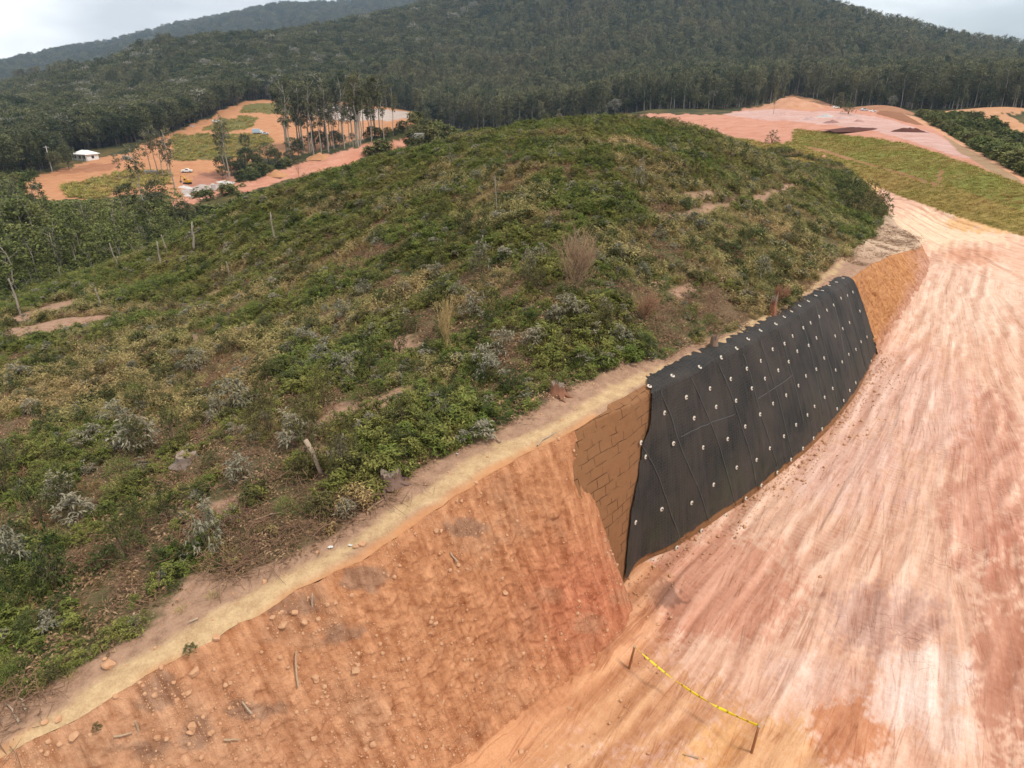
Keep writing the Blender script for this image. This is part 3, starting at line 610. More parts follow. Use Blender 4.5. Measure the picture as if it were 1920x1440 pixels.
redw = np.exp(-(((uu - 1110) / 130) ** 2 + ((vv - 1130) / 130) ** 2))[..., None]; tone[:] = tone * (1 - redw) + np.array((.47, .165, .085)) * redw
brn = (sstep(.1, .6, fbm(x * 1.1, z * 1.1 + y, 4, 117)) * .5)[..., None]; tone[:] = tone * (1 - brn) + np.array((.41, .22, .125)) * brn
gr_ = np.exp(-(((uu - 300) / 330) ** 2 + ((vv - 1380) / 140) ** 2))[..., None] * .55; tone[:] = tone * (1 - gr_) + np.array((.52, .30, .18)) * gr_
for pu_, pv_, ra, rb_ in [(560, 1135, 60, 26), (690, 1085, 50, 22), (300, 1290, 60, 40), (365, 1372, 40, 30), (880, 985, 40, 20), (250, 1400, 60, 30), (640, 1180, 40, 24), (480, 1330, 50, 20)]:
    q_ = (sstep(1.3, .3, ((uu - pu_) / ra) ** 2 + ((vv - pv_) / rb_) ** 2 + fbm(s / .35, z / .35, 4, 119, .65) * 1.6) * .6)[..., None]; tone[:] = tone * (1 - q_) + np.array((.24, .145, .10)) * q_
# a return face at the end of the bank, running back into the wall
rs = np.stack([s[-1], s[-1] + .02, s[-1] + .05], 0); rw = np.stack([w[-1], w[-1] + .6, w[-1] + 2.4], 0); rx, ry = to_xy(rs, rw); rz_ = np.stack([z[-1]] * 3, 0); rz_[1:] -= .06
cat = lambda a, b: np.concatenate([a, b], 0)
me = build_cut('cut_slope', cat(s, rs), cat(w, rw), cat(x, rx), cat(y, ry), cat(z, rz_), cat(tone, np.stack([tone[-1]] * 3, 0)))
tag(link('terrain', me, M_cut), kind='structure')
sT = np.linspace(22.0, 126, 700); sB = np.where(sT < 34, 34 - (34 - sT) * (10.6 / 12), sT)
s, w, x, y, z = cut_strip('r', sT, sB, 90, lambda t: t ** .85, 1.9, None)
uu, vv, _ = project(x, y, z)
tone = np.zeros(s.shape + (3,)); tone[:] = (.46, .215, .09)
pk_ = (sstep(1690, 1745, uu + fbm(x, y, 3, 121) * 30) * .8)[..., None]; tone[:] = tone * (1 - pk_) + np.array((.50, .27, .185)) * pk_
low = (sstep(.9, .2, z) * .7)[..., None]; tone[:] = tone * (1 - low) + np.array((.47, .25, .175)) * low
me = build_cut('cut_slope', s, w, x, y, z, tone); tag(link('terrain', me, M_cut), kind='structure')
#END_SETTING

# ------------------------------------------------------------------ soil-nailed wall
NP_, NJ = 460, 130
pp = np.linspace(0, 1, NP_)
bs = -3.2 + pp * 26.7; ts = -2.0 + pp * 24.3
bw = np.where(bs < 0, bs * .12, pch(bs, FS, FW)); tw_ = edge_w(ts) - .16 * sstep(-2.0, .5, ts) + .06 * sstep(.5, -2.0, ts); tz_ = edge_z(ts) - .10
prof = [(0, 0)]
tj = np.linspace(0, 1, 106)
shx = np.concatenate([tj * 1.0, 1 + .0 * np.arange(24)])
Gs = np.zeros((NP_, NJ)); Gw = np.zeros((NP_, NJ)); Gz = np.zeros((NP_, NJ)); Gh = np.zeros((NP_, NJ))
for j in range(NJ):
    if j < 106:
        t = tj[j]; s = bs * (1 - t) + ts * t; w = bw * (1 - t) + (tw_ - .06) * t; z = (tz_ - .06) * t - .12 * (1 - t)
        w = w - .10 * np.sin(np.pi * t)
    else:
        q = (j - 105) / 24; a = q * 1.5; s = ts
        w = (tw_ - .06) + .62 * q ** 1.0; z = (tz_ - .06) + .13 * min(1, q * 2.4) ** .8
    Gs[:, j] = s; Gw[:, j] = w; Gz[:, j] = z; Gh[:, j] = z
GX, GY = to_xy(Gs, Gw); P3 = np.stack([GX, GY, Gz], -1)
du = np.gradient(P3, axis=0); dv = np.gradient(P3, axis=1); NRM = np.cross(du, dv); NRM /= np.linalg.norm(NRM, axis=2, keepdims=True)
gu, gv, _ = project(GX, GY, Gz)
arc = np.cumsum(np.linalg.norm(np.diff(P3, axis=1, prepend=P3[:, :1]), axis=2), 1)
st3 = np.stack([Gs, arc, 0 * Gs], -1)
wall = thing('retaining_wall', 'tall curved soil-nailed wall of brown earth wrapped in black netting beside the dirt road', 'retaining wall', (float(GX[200, 0]), float(GY[200, 0]), 0))
WO = Vector(wall.location)
def wmesh(name, P, mask, m, solid=0):
    n, J = P.shape[:2]; idx = np.arange(n * J).reshape(n, J); F = np.stack([idx[:-1, :-1], idx[1:, :-1], idx[1:, 1:], idx[:-1, 1:]], -1).reshape(-1, 4)
    F = F[mask[:-1, :-1].ravel()]; used, inv = np.unique(F, return_inverse=True)
    me = raw_mesh(name, P.reshape(-1, 3)[used] - np.array(WO), inv.reshape(-1, 4), True, {'st': ('FLOAT_VECTOR', st3.reshape(-1, 3)[used])})
    o = link(name, me, m, wall)
    if solid: md = o.modifiers.new('thick', 'SOLIDIFY'); md.thickness = solid; md.offset = -1
    return o
def make_face_mat():
    t = MT('block_cut_earth'); st = t.attr('st').outputs['Vector']; p = t.pos()
    ds = t.n('ShaderNodeVectorMath', operation='ADD'); nzv = t.n('ShaderNodeTexNoise'); nzv.inputs['Scale'].default_value = 1.6; nzv.inputs['Detail'].default_value = 3; t.l(st, nzv.inputs['Vector'])
    sc = t.n('ShaderNodeVectorMath', operation='SCALE'); t.l(nzv.outputs['Color'], sc.inputs[0]); sc.inputs['Scale'].default_value = .16; t.l(st, ds.inputs[0]); t.l(sc.outputs[0], ds.inputs[1])
    b = t.n('ShaderNodeTexBrick'); b.offset = .43; b.inputs['Scale'].default_value = 1.0; b.inputs['Brick Width'].default_value = .46; b.inputs['Row Height'].default_value = .30
    b.inputs['Mortar Size'].default_value = .012; b.inputs['Mortar Smooth'].default_value = .6; b.inputs['Bias'].default_value = -.2
    b.inputs['Color1'].default_value = (.25, .105, .042, 1); b.inputs['Color2'].default_value = (.33, .15, .062, 1); b.inputs['Mortar'].default_value = (.12, .05, .02, 1)
    t.l(ds.outputs[0], b.inputs['Vector']); n2 = t.noise(p, 5, 6, .65); n1 = t.noise(p, 1.1, 4)
    gap = t.ramp(t.noise(p, 2.1, 4), .47, .60)
    base = t.mix(n2, (.165, .074, .031), (.26, .120, .050)); fac = t.math('MULTIPLY', b.outputs['Fac'], gap)
    col = t.mix(fac, base, (.105, .046, .02)); col = t.mix(t.math('MULTIPLY', t.ramp(n1, .45, .7), .4), col, (.22, .11, .05)); t.color(col)
    bb = t.bump(t.math('SUBTRACT', 1.0, fac), .9, .08); bb = t.bump(n2, .5, .05, bb); t.normal(bb); return t.m
def make_net_mat():
    t = MT('black_netting'); st = t.attr('st').outputs['Vector']; p = t.pos()
    mp = t.n('ShaderNodeMapping'); mp.inputs['Scale'].default_value = (8, 10, 1); t.l(st, mp.inputs[0])
    vo = t.n('ShaderNodeTexVoronoi', feature='DISTANCE_TO_EDGE'); vo.inputs['Scale'].default_value = 1; vo.inputs['Randomness'].default_value = .35; t.l(mp.outputs[0], vo.inputs['Vector'])
    wire = t.ramp(vo.outputs['Distance'], .04, .16, (1, 1, 1, 1), (0, 0, 0, 1))
    n1 = t.noise(p, .55, 5, .6); n2 = t.noise(p, 2.4, 5, .6); mo = t.noise(p, .8, 5, .65)
    col = t.mix(t.ramp(n1, .40, .62), (.012, .0115, .0105), (.046, .034, .027)); col = t.mix(t.ramp(n2, .5, .72), col, (.034, .026, .021))
    sep = t.n('ShaderNodeSeparateXYZ'); t.l(p, sep.inputs[0])
    hz = t.ramp(t.math('MULTIPLY', sep.outputs['Z'], .2), .12, .52, (1, 1, 1, 1), (0, 0, 0, 1))
    col = t.mix(t.math('MULTIPLY', t.math('MULTIPLY', hz, t.ramp(mo, .48, .68)), .6), col, (.030, .036, .010))
    dz = t.ramp(t.math('MULTIPLY', sep.outputs['Z'], .2), .02, .30, (1, 1, 1, 1), (0, 0, 0, 1)); col = t.mix(t.math('MULTIPLY', t.math('MULTIPLY', dz, t.ramp(n2, .35, .7)), .45), col, (.10, .062, .042))
    col = t.mix(t.math('MULTIPLY', wire, .7), col, (.044, .043, .039)); t.color(col)
    b = t.bump(wire, .6, .02); b = t.bump(n2, .35, .1, b); t.normal(b); t.b.inputs['Roughness'].default_value = .75; return t.m
wmesh('earth_face', P3, (np.arange(NJ)[None, :] < 116) & np.ones((NP_, 1), bool), make_face_mat())
lb_v = [600, 714, 734, 799, 833, 893, 958, 1078, 1120]; lb_u = [1210, 1211, 1218, 1213, 1201, 1194, 1179, 1168, 1164]
ragged = np.concatenate([fbm(np.arange(NP_) / 5, np.zeros(NP_), 3, 131)[:, None]] * NJ, 1)
mask = (gu > np.interp(gv, lb_v, lb_u)) & (arc > .40 + ragged * .05) & (np.arange(NJ)[None, :] < NJ - 3 + ragged * 8)
wr_ = fbm(Gs * .9, arc * .6, 4, 133) * .06 + fbm(Gs * 5, arc * 1.0, 3, 137) * .035 - .05 * np.exp(-((np.mod(Gs + .12 * arc, 1.6) - .8) / .10) ** 2)
PN = P3 + NRM * (.055 + np.abs(wr_) * .9 + .02)[..., None]
sgn = 1.0 if (NRM[200, 50] @ (np.array([0, 0, CAMZ]) - P3[200, 50])) > 0 else -1.0
PN = P3 + sgn * NRM * np.maximum(.075 + wr_ * .7, .03)[..., None]
wmesh('mesh_cover', PN, mask, make_net_mat())
pu, pv, _ = project(PN[..., 0], PN[..., 1], PN[..., 2])
def wall_at(u, v):
    k = np.argmin((pu - u) ** 2 + (pv - v) ** 2); i, j = np.unravel_index(k, pu.shape); return Vector(PN[i, j]), Vector(sgn * NRM[i, j])
c6 = lambda x, y: (1050 + x * 650 / 1510, 480 + y * 620 / 1440)
plates = [(390,567),(491,520),(607,484),(700,439),(769,405),(820,363),(873,325),(938,296),(975,265),(1008,240),(1043,217),(1080,197),(1113,172),(1142,152),(1172,131),(1205,115),(1232,97),
 (452,681),(549,617),(653,577),(741,538),(811,493),(872,457),(925,408),(976,381),(1014,350),(1060,315),(1090,290),(1127,264),(1161,236),(1192,214),(1224,184),(1253,174),(1275,157),
 (352,812),(581,704),(681,658),(767,628),(835,579),(893,535),(949,498),(994,459),(1032,416),(1081,390),(1114,356),(1198,350),(1230,317),(1261,290),(1305,240),
 (374,874),(490,818),(625,836),(730,795),(806,741),(872,690),(928,643),(983,608),(1035,563),(1068,521),(1115,491),(1148,443),(1201,498),(1229,463),(1258,428),(1289,407),(1311,374),(1336,353),
 (331,1160),(443,1104),(571,1073),(668,996),(769,920),(853,886),(914,838),(975,785),(1028,737),(1077,691),(1108,654),(1152,615),(1186,577),
 (403,1325),(506,1268),(614,1195),(717,1130),(810,1057),(877,999),(945,944),(1008,887),(1058,838),(1101,793),(1140,752),(1205,665),(1235,630),(1262,585),(1289,552),(1357,458)]
M_plate = plain('nail_plate_paint', (.56, .50, .42), .7, .25, 9); M_nut = plain('rusty_nut', (.10, .055, .035), .6)
bm = bmesh.new(); g = []
bmesh.ops.create_cone(bm, cap_ends=True, segments=20, radius1=.068, radius2=.066, depth=.016)
bmesh.ops.create_cone(bm, cap_ends=True, segments=20, radius1=.042, radius2=.036, depth=.010, matrix=Matrix.Translation((0, 0, .012)))
me_plate = bpy.data.meshes.new('nail_plate'); bm.to_mesh(me_plate); bm.free(); me_plate.materials.append(M_plate)
bm = bmesh.new(); bmesh.ops.create_cone(bm, cap_ends=True, segments=6, radius1=.026, radius2=.024, depth=.02, matrix=Matrix.Translation((0, 0, .024)))
bmesh.ops.create_cone(bm, cap_ends=True, segments=8, radius1=.009, radius2=.009, depth=.02, matrix=Matrix.Translation((0, 0, .040)))
me_nut = bpy.data.meshes.new('nut'); bm.to_mesh(me_nut); bm.free(); me_nut.materials.append(M_nut)
for x, y in plates:
    p, n = wall_at(*c6(x, y)); o = link('nail_plate', me_plate, None, wall); o.location = p + n * .012 - WO
    o.rotation_euler = n.to_track_quat('Z', 'Y').to_euler(); q = link('nut', me_nut, None, o)
M_seam = plain('grey_wire', (.10, .10, .095), .6)
seams = [[(360, 830), (430, 960), (470, 1080), (525, 1245)], [(432, 580), (480, 690), (530, 850), (600, 1000), (650, 1160)], [(570, 530), (620, 640), (670, 760), (715, 900), (765, 1090)], [(690, 470), (740, 590), (790, 740), (830, 870), (855, 995)],
         [(795, 425), (830, 520), (870, 680), (910, 800), (945, 910)], [(870, 370), (910, 490), (950, 620), (985, 760), (1015, 880)], [(950, 320), (990, 440), (1030, 590), (1060, 730)], [(1040, 250), (1075, 350), (1110, 500), (1145, 690)],
         [(1110, 200), (1150, 380), (1185, 520), (1205, 630)], [(1180, 150), (1215, 300), (1250, 520)], [(1240, 120), (1290, 330), (1330, 480)], [(525, 790), (600, 750), (660, 722), (760, 690)], [(860, 620), (960, 560), (1010, 520)]]
for q in seams:
    pts = []
    for (xa, ya), (xb, yb) in zip(q[:-1], q[1:]):
        for t in np.linspace(0, 1, 7)[:-1 if (xb, yb) != q[-1] else None]:
            p, n = wall_at(*c6(xa + (xb - xa) * t, ya + (yb - ya) * t)); pts.append(p + n * .012 - WO)
    Pq = np.array(pts); Pq[1:-1] = (Pq[:-2] + Pq[1:-1] * 2 + Pq[2:]) / 4
    g = Geo().tube(Pq, .011, 5); link('seam', g.mesh('seam'), M_seam, wall)

# ------------------------------------------------------------------ barrier tape and stakes
M_stake = plain('weathered_stake', (.26, .11, .045), .8, .3, 12); M_wood = plain('dry_wood', (.36, .25, .16), .85, .3, 8); M_oldwood = plain('grey_bark', (.20, .13, .09), .9, .35, 9); M_pale = plain('pale_wood', (.36, .27, .19), .85, .25, 8)
def stake_at(ub, vb, ut, vt, label):
    b = hit(ub, vb); dep = project(b.x, b.y, b.z)[2]
    # top lies in the vertical plane facing the camera
    a, c, e = ray(ut, vt); t = (b.y * 1.0) / c; top = Vector((a * t, b.y, CAMZ + e * t))
    o = thing('wooden_stake', label, 'stake', b); v = top - b
    g = Geo(); g.tube([(0, 0, -.15), tuple(v * .5 + Vector((.008, .004, 0))), tuple(v)], [.032, .029, .026], 7); link('post', g.mesh('post'), M_stake, o)
    g = Geo(); g.tube([tuple(v * .98), tuple(v * 1.02)], [.034, .020], 7); link('split_head', g.mesh('split_head'), M_pale, o)
    return top
t1 = stake_at(1178, 1255, 1190, 1212, 'short reddish wooden stake holding the yellow tape at the foot of the earth bank')
t2 = stake_at(1408, 1412, 1423, 1361, 'reddish wooden stake standing alone on the open dirt yard holding the yellow tape')
n = 60; V = []; F = []
for i in range(n + 1):
    t = i / n; c = t1.lerp(t2, t); c.z -= .30 * 4 * t * (1 - t) * .8; tw = 1.5 * math.sin(t * 9) + t * 2.2
    dirv = (t2 - t1).normalized(); side = dirv.cross(Vector((0, 0, 1))).normalized(); upv = Vector((0, 0, 1))
    h = (upv * math.cos(tw) + side * math.sin(tw)) * (.020 + .014 * t); V += [tuple(c + h), tuple(c - h)]
    if i: F.append((2 * i - 2, 2 * i, 2 * i + 1, 2 * i - 1))
t = MT('tape_yellow'); st = t.attr('along').outputs['Fac']; wv = t.math('FRACT', t.math('MULTIPLY', st, 14.0)); k = t.math('GREATER_THAN', wv, .80)
t.color(t.mix(k, (.75, .56, .02), (.34, .25, .02))); t.b.inputs['Roughness'].default_value = .45  # shade at the tape's twists painted into the colour as darker bands
me = raw_mesh('barrier_tape', V, np.array(F), True, {'along': ('FLOAT', np.repeat(np.linspace(0, 1, n + 1), 2))}); o = link('barrier_tape', me, t.m)
md = o.modifiers.new('thick', 'SOLIDIFY'); md.thickness = .004
tag(o, 'thin twisted yellow barrier tape with darker painted-in twists strung between the two stakes on the dirt yard', 'barrier tape')

# ------------------------------------------------------------------ stumps, logs, dead trees, rocks, sticks
M_cuttop = plain('grey_cut_wood', (.25, .19, .145), .9, .3, 10)
def stump_at(u, v, hpx, wpx, label, m=M_oldwood, roots=True, jag=.12, lean=(0, 0)):
    b = hit(u, v); dep = project(b.x, b.y, b.z)[2]; h = hpx * dep / FPX * 1.1; r = wpx * dep / FPX / 2
    o = thing('tree_stump', label, 'stump', b, rng.uniform(0, 6)); S = 28; V = []; F = []
    lev = [(-.1, 1.35), (.06, 1.25), (.3, 1.05), (.65, .95), (1, .92)]
    for i, (zz, rr) in enumerate(lev):
        for k in range(S):
            a = 2 * math.pi * k / S; q = rr * r * (1 + .12 * math.sin(a * 3 + 1) + .07 * math.sin(a * 7) + rng.normal() * .02) * (1 + (.25 * max(0, math.sin(a * 2.5)) if i < 2 else 0))
            top = (rng.normal() * jag * h if i == 4 else 0); V.append((q * math.cos(a) + lean[0] * zz * h, q * math.sin(a) + lean[1] * zz * h, zz * h + top))
        if i:
            for k in range(S): F.append(((i - 1) * S + k, (i - 1) * S + (k + 1) % S, i * S + (k + 1) % S, i * S + k))
    link('bark', raw_mesh('bark', V, np.array(F), True), m, o)
    top = np.array(V[-S:]) * [.97, .97, 1]; c = top.mean(0) - [0, 0, .03 * h]; V2 = [tuple(p) for p in top] + [tuple(top[k] * .5 + c * .5) for k in range(S)] + [tuple(c)]
    F2 = [(k, (k + 1) % S, S + (k + 1) % S, S + k) for k in range(S)] + [(S + k, S + (k + 1) % S, 2 * S) for k in range(S)]
    link('cut_top', raw_mesh('cut_top', V2, F2, False), M_cuttop, o)
    if roots:
        for k in range(5):
            a = k * 1.3 + rng.uniform(0, .6); g = Geo(); g.tube([(r * .8 * math.cos(a), r * .8 * math.sin(a), h * .18), (r * 1.7 * math.cos(a), r * 1.7 * math.sin(a), h * .06), (r * 2.6 * math.cos(a + .2), r * 2.6 * math.sin(a + .2), -.06)], [r * .3, r * .2, r * .08], 7)
            link('root', g.mesh('root'), m, o)
    return o
stump_at(733, 905, 19, 38, 'large broken dark brown tree stump at the edge of the hill beside the tan footpath', m=plain('stump_dark', (.17, .105, .08), .9, .35, 9), jag=.2)
stump_at(350, 866, 15, 40, 'low squat grey tree stump among leafy weeds left of the leaning pale log', m=plain('stump_grey', (.19, .145, .12), .9, .3, 8), roots=False)
stump_at(1046, 738, 17, 26, 'split reddish brown stump in shrubs above the brown earth end of the wall', m=plain('stump_red', (.21, .095, .055), .9, .35, 9), jag=.25)
stump_at(1338, 650, 18, 14, 'small narrow stump at the crest just behind the netted wall', roots=False, jag=.2)
stump_at(1448, 590, 26, 12, 'thin jagged reddish stump behind the middle of the netted wall crest', m=plain('stump_rust', (.25, .10, .06), .9, .3, 9), roots=False, jag=.35)
stump_at(368, 640, 12, 10, 'small grey stump sticking out of green scrub on the lower left slope', m=M_wood, roots=False)
def stick_px(name, pa, pb, r0, r1, label, cat, m=M_wood, lift=0.03, upright=False, kinks=2, twigs=0):
    a = hit(*pa)
    if upright:
        q = ray(*pb); t = a.y / q[1]; b = Vector((q[0] * t, a.y, CAMZ + q[2] * t))
    else: b = hit(*pb)
    a.z += 0 if upright else lift; b.z += 0 if upright else lift * 1.5; v = b - a; o = thing(name, label, cat, a); P = []
    for i in range(kinks + 2):
        t = i / (kinks + 1); w = Vector(rng.normal(size=3)) * v.length * .025 * (0 < i < kinks + 1); P.append(tuple(v * t + w))
    if upright: P[0] = (0, 0, -.15)
    g = Geo(); g.tube(P, np.linspace(r0, r1, len(P)), 7); link('trunk' if upright else 'branch', g.mesh('branch'), m, o)
    for k in range(twigs):
        t = rng.uniform(.45, .98); s = v * t; d = Vector((rng.normal() * .5, rng.normal() * .5, rng.uniform(.2, .8))); ln = v.length * rng.uniform(.10, .22)
        g = Geo(); g.tube([tuple(s), tuple(s + d * ln * .5), tuple(s + d * ln + Vector((0, 0, ln * .15)))], [r1 * .8, r1 * .5, r1 * .2], 5); link('twig', g.mesh('twig'), m, o)
    return o
stick_px('fallen_log', (608, 893), (573, 825), .045, .055, 'pale bare log leaning upright out of the weeds near the large stump', 'log', M_pale, upright=True)
for pa, pb, lab in [((38, 1358), (14, 1324), 'pale cut stick lying in the bare litter at the lower left corner of the hill'), ((50, 1335), (34, 1310), 'shorter pale cut stick beside the longer one at the lower left corner'),
                    ((472, 1340), (455, 1320), 'white broken stick lying on the orange bank below the path'), ((585, 1135), (586, 1112), 'pale peg of wood standing just below the footpath edge'),
                    ((372, 1162), (354, 1172), 'short twig lying across the pale bare patch above the footpath'), ((938, 832), (925, 818), 'grey twig at the weed edge above the footpath'),
                    ((858, 1056), (845, 1040), 'thin pale twig lying on the middle of the orange bank'), ((1008, 838), (1040, 815), 'thin pale root lying along the top lip of the bank'),
                    ((215, 1384), (250, 1378), 'grey flattened piece of driftwood on the lower orange bank'), ((258, 1365), (254, 1350), 'forked twig upright on the lower orange bank'),
                    ((1310, 1424), (1280, 1418), 'dark curved root lying on the orange yard near the lone stake'), ((560, 1290), (556, 1225), 'long thin root hanging down the orange bank under the path'),
                    ((420, 1390), (450, 1392), 'straight thin stick lying level on the lower orange bank'), ((400, 1040), (440, 1010), 'dry stick in the brown brush just above the footpath'), ((690, 960), (720, 940), 'curved brown stick in the brush pile near the large stump'),
                    ((470, 980), (530, 965), 'long fallen branch in the bare litter patch left of the brush pile'), ((300, 955), (345, 968), 'pale fallen branch in the weeds below the squat grey stump')]:
    stick_px('stick', pa, pb, .022, .012, lab, 'stick', M_pale if 'pale' in lab or 'white' in lab else M_wood, lift=.04, upright='upright' in lab or 'standing' in lab)
for (ub, vb), (ut, vt), r0, lab in [((515, 458), (507, 398), .10, 'bare grey dead trunk standing alone on the green slope of the hill'), ((366, 472), (360, 415), .15, 'pale dead trunk beside the dark bush at the left edge of the hill'),
                          ((38, 590), (16, 522), .12, 'leaning grey snag beside the dirt track at the far left'), ((301, 500), (294, 452), .12, 'thin pale snag in the dark thicket in the left hollow'), ((315, 475), (302, 440), .10, 'leaning pale snag higher up in the dark thicket'),
                          ((932, 400), (928, 330), .04, 'slender leafless sapling on the middle of the hill'), ((1281, 345), (1281, 325), .04, 'short bare pole near the right side of the hilltop'), ((190, 580), (178, 540), .09, 'short leaning grey trunk above the dirt track in the left hollow'),
                          ((220, 500), (205, 455), .09, 'thin grey trunk leaning left in the shrubs of the left hollow'), ((430, 520), (424, 490), .07, 'short bare stem at the foot of the green slope near the path end')]:
    stick_px('dead_tree', (ub, vb), (ut, vt), r0 * .7, r0 * .3, lab, 'dead tree', plain('snag_bark', (.27, .225, .18), .9, .25, 4), upright=True, kinks=3, twigs=5)
# bare bushy trees
M_dry = plain('dry_twigs', (.29, .185, .115), .9, .25, 3); M_straw = plain('straw_stems', (.36, .25, .11), .9, .25, 3)
def bare_tree(u, v, hpx, wpx, n, label, m, name='bare_tree'):
    b = hit(u, v); dep = project(b.x, b.y, b.z)[2]; h = hpx * dep / FPX * 1.08; r = wpx * dep / FPX / 2; o = thing(name, label, 'bare tree', b)
    g = Geo(); g.tube([(0, 0, -.1), (.02 * h, 0, h * .25), (0, .02 * h, h * .5)], [.028 * h ** .5, .022 * h ** .5, .012 * h ** .5], 6); link('trunk', g.mesh('trunk'), m, o)
    g = Geo()
    for k in range(n):
        a = rng.uniform(0, 6.28); z0 = h * rng.uniform(.06, .5); rr = r * rng.uniform(.3, 1) * (.4 + .6 * math.sin(min(1, z0 / h + .35) * 3)); z1 = min(h, z0 + h * rng.uniform(.25, .55))
        p0 = np.array((0, 0, z0)); p2 = np.array((rr * math.cos(a), rr * math.sin(a), z1)); p1 = (p0 + p2) / 2 + np.array((rr * .2 * math.cos(a), rr * .2 * math.sin(a), -.03 * h))
        g.tube([p0, p1, p2], [.009, .006, .003], 4)
        for j in range(7):
            t = rng.uniform(.3, 1); q0 = p0 + (p2 - p0) * t; d = (p2 - p0) * .25 + rng.normal(size=3) * h * .06; d[2] = abs(d[2]); g.tube([q0, q0 + d * .6, q0 + d + np.array((0, 0, .03 * h))], [.006, .004, .002], 4)
    link('crown', g.mesh('branches'), m, o); return o
bare_tree(1080, 552, 112, 84, 85, 'large leafless brown bushy tree on the hillside above the wall', M_dry)
bare_tree(837, 662, 95, 34, 32, 'narrow straw coloured leafless sapling left of the large bare tree', M_straw)
bare_tree(1462, 575, 40, 34, 40, 'small rusty dead bush at the crest above the wall', plain('rust_twigs', (.24, .10, .06), .9, .25, 3))
bare_tree(560, 330, 26, 18, 25, 'tiny bare brown tree beside the pink strip road', M_dry)
bare_tree(1210, 600, 50, 60, 60, 'reddish dry bush low on the hill near the wall crest', plain('rust_twigs2', (.26, .14, .08), .9, .25, 3))
# rocks
M_rock = MT('orange_clod'); p = M_rock.pos(); M_rock.color(M_rock.mix(M_rock.noise(p, 7, 6, .65), (.36, .16, .075), (.58, .36, .215))); M_rock.normal(M_rock.bump(M_rock.noise(p, 16, 5), .6, .03)); M_rock = M_rock.m
def rock_mesh(seed, sub=3):
    bm = bmesh.new(); bmesh.ops.create_icosphere(bm, subdivisions=sub, radius=1); q = np.random.default_rng(seed); pl = rdir(9); of = q.uniform(.55, .9, 9)
    for v_ in bm.verts:
        c = np.array(v_.co)
        for n_, d_ in zip(pl, of):
            e = c @ n_ - d_
            if e > 0: c = c - n_ * e
        v_.co = c * (1 + .05 * fbm(np.array([c[0] * 3 + seed]), np.array([c[1] * 3 + c[2] * 2]), 2, seed)[0])
    me = bpy.data.meshes.new('rock'); bm.to_mesh(me); bm.free(); me.materials.append(M_rock); return me
rock_me = [rock_mesh(k) for k in range(6)]
rocks = [(205, 1247, 26, 'blocky orange clod on the bare strip above the footpath, biggest there'), (366, 1262, 26, 'biggest orange boulder on the bank just under the footpath'), (110, 1350, 16, 'rounded clod at the path edge by the small weeds'), (84, 1355, 14, 'small clod next to the rounded one at the path edge'),
 (552, 1150, 14, 'round stone in the cluster below the bend of the footpath'), (573, 1167, 18, 'largest stone of the cluster below the bend of the footpath'), (530, 1172, 20, 'flat stone at the left of the cluster below the bend'), (592, 1272, 14, 'lone round stone in the middle of the lower bank'),
 (594, 1277, 12, 'small stone beside the lone round stone'), (357, 1300, 15, 'pale flat stone under the biggest boulder'), (360, 1362, 17, 'pale blocky stone low on the bank'), (358, 1375, 15, 'second pale blocky stone lowest on the bank'), (140, 1380, 22, 'rough clod on the lip of the bank at lower left'),
 (402, 1193, 17, 'loose clod on the bare strip right of the pale patch'), (680, 1022, 16, 'orange clod beside the white litter'), (668, 1027, 14, 'smaller orange clod nearest the white litter'), (818, 996, 12, 'round stone high on the bank'), (826, 998, 11, 'stone touching the round stone high on the bank'),
 (948, 1112, 14, 'pale stone in the middle of the bank'), (815, 1170, 15, 'rounded stone in the left middle of the bank'), (588, 1385, 14, 'squarish stone at the bottom of the bank'), (1035, 1300, 13, 'red clod at the foot of the bank'), (1112, 1252, 14, 'red clod at the foot of the bank near the stake'), (666, 1258, 20, 'big flat clod near the bottom centre of the bank'),
 (700, 1395, 15, 'rough stone at the bottom edge of the bank'), (296, 1385, 15, 'pale stone among sticks on the lower bank'), (1545, 296, 9, 'brown clod mound beside the far road'), (1000, 755, 16, 'tan stone lying on the bare strip near the wall end'), (893, 905, 10, 'tan stone on the footpath edge'), (510, 1160, 14, 'pitted clod at the top of the bank under the path')]
for i, (u, v, px, lab) in enumerate(rocks):
    b = hit(u, v); kc = np.argmin((CLU - u) ** 2 + (CLV - v) ** 2); kc = np.unravel_index(kc, CLU.shape)
    if (CLU[kc] - u) ** 2 + (CLV[kc] - v) ** 2 < 64: b = Vector((CLX[kc], CLY[kc], CLZ[kc]))
    dep = project(b.x, b.y, b.z)[2]; s = px * dep / FPX / 2
    o = link('rock', rock_me[i % 6]); o.location = b + Vector((0, 0, s * .3)); o.scale = (s, s * rng.uniform(.8, 1.1), s * rng.uniform(.6, .85)); o.rotation_euler = (rng.uniform(-.3, .3), rng.uniform(-.3, .3), rng.uniform(0, 6)); tag(o, lab, 'rock')
# litter
M_litter = plain('white_litter', (.62, .60, .58), .6, .06)
for u, v, px, lab in [(620, 1028, 14, 'crumpled white paper on brown litter beside the footpath, left piece'), (657, 1024, 11, 'flat white scrap beside the orange clods near the footpath'), (857, 852, 6, 'tiny white scrap at the weed edge above the footpath')]:
    b = hit(u, v); dep = project(b.x, b.y, b.z)[2]; s = px * dep / FPX / 3.2; bm = bmesh.new(); bmesh.ops.create_grid(bm, x_segments=8, y_segments=8, size=s)
    for v_ in bm.verts: v_.co.z += rng.normal() * s * .22 + s * .25; v_.co.x *= .6 + .3 * rng.random()
    o = bm_obj('litter', bm, M_litter); o.location = b + Vector((0, 0, .02)); o.rotation_euler = (0, .2, rng.uniform(0, 3)); md = o.modifiers.new('thick', 'SOLIDIFY'); md.thickness = .004; tag(o, lab, 'litter')
#END_SMALL

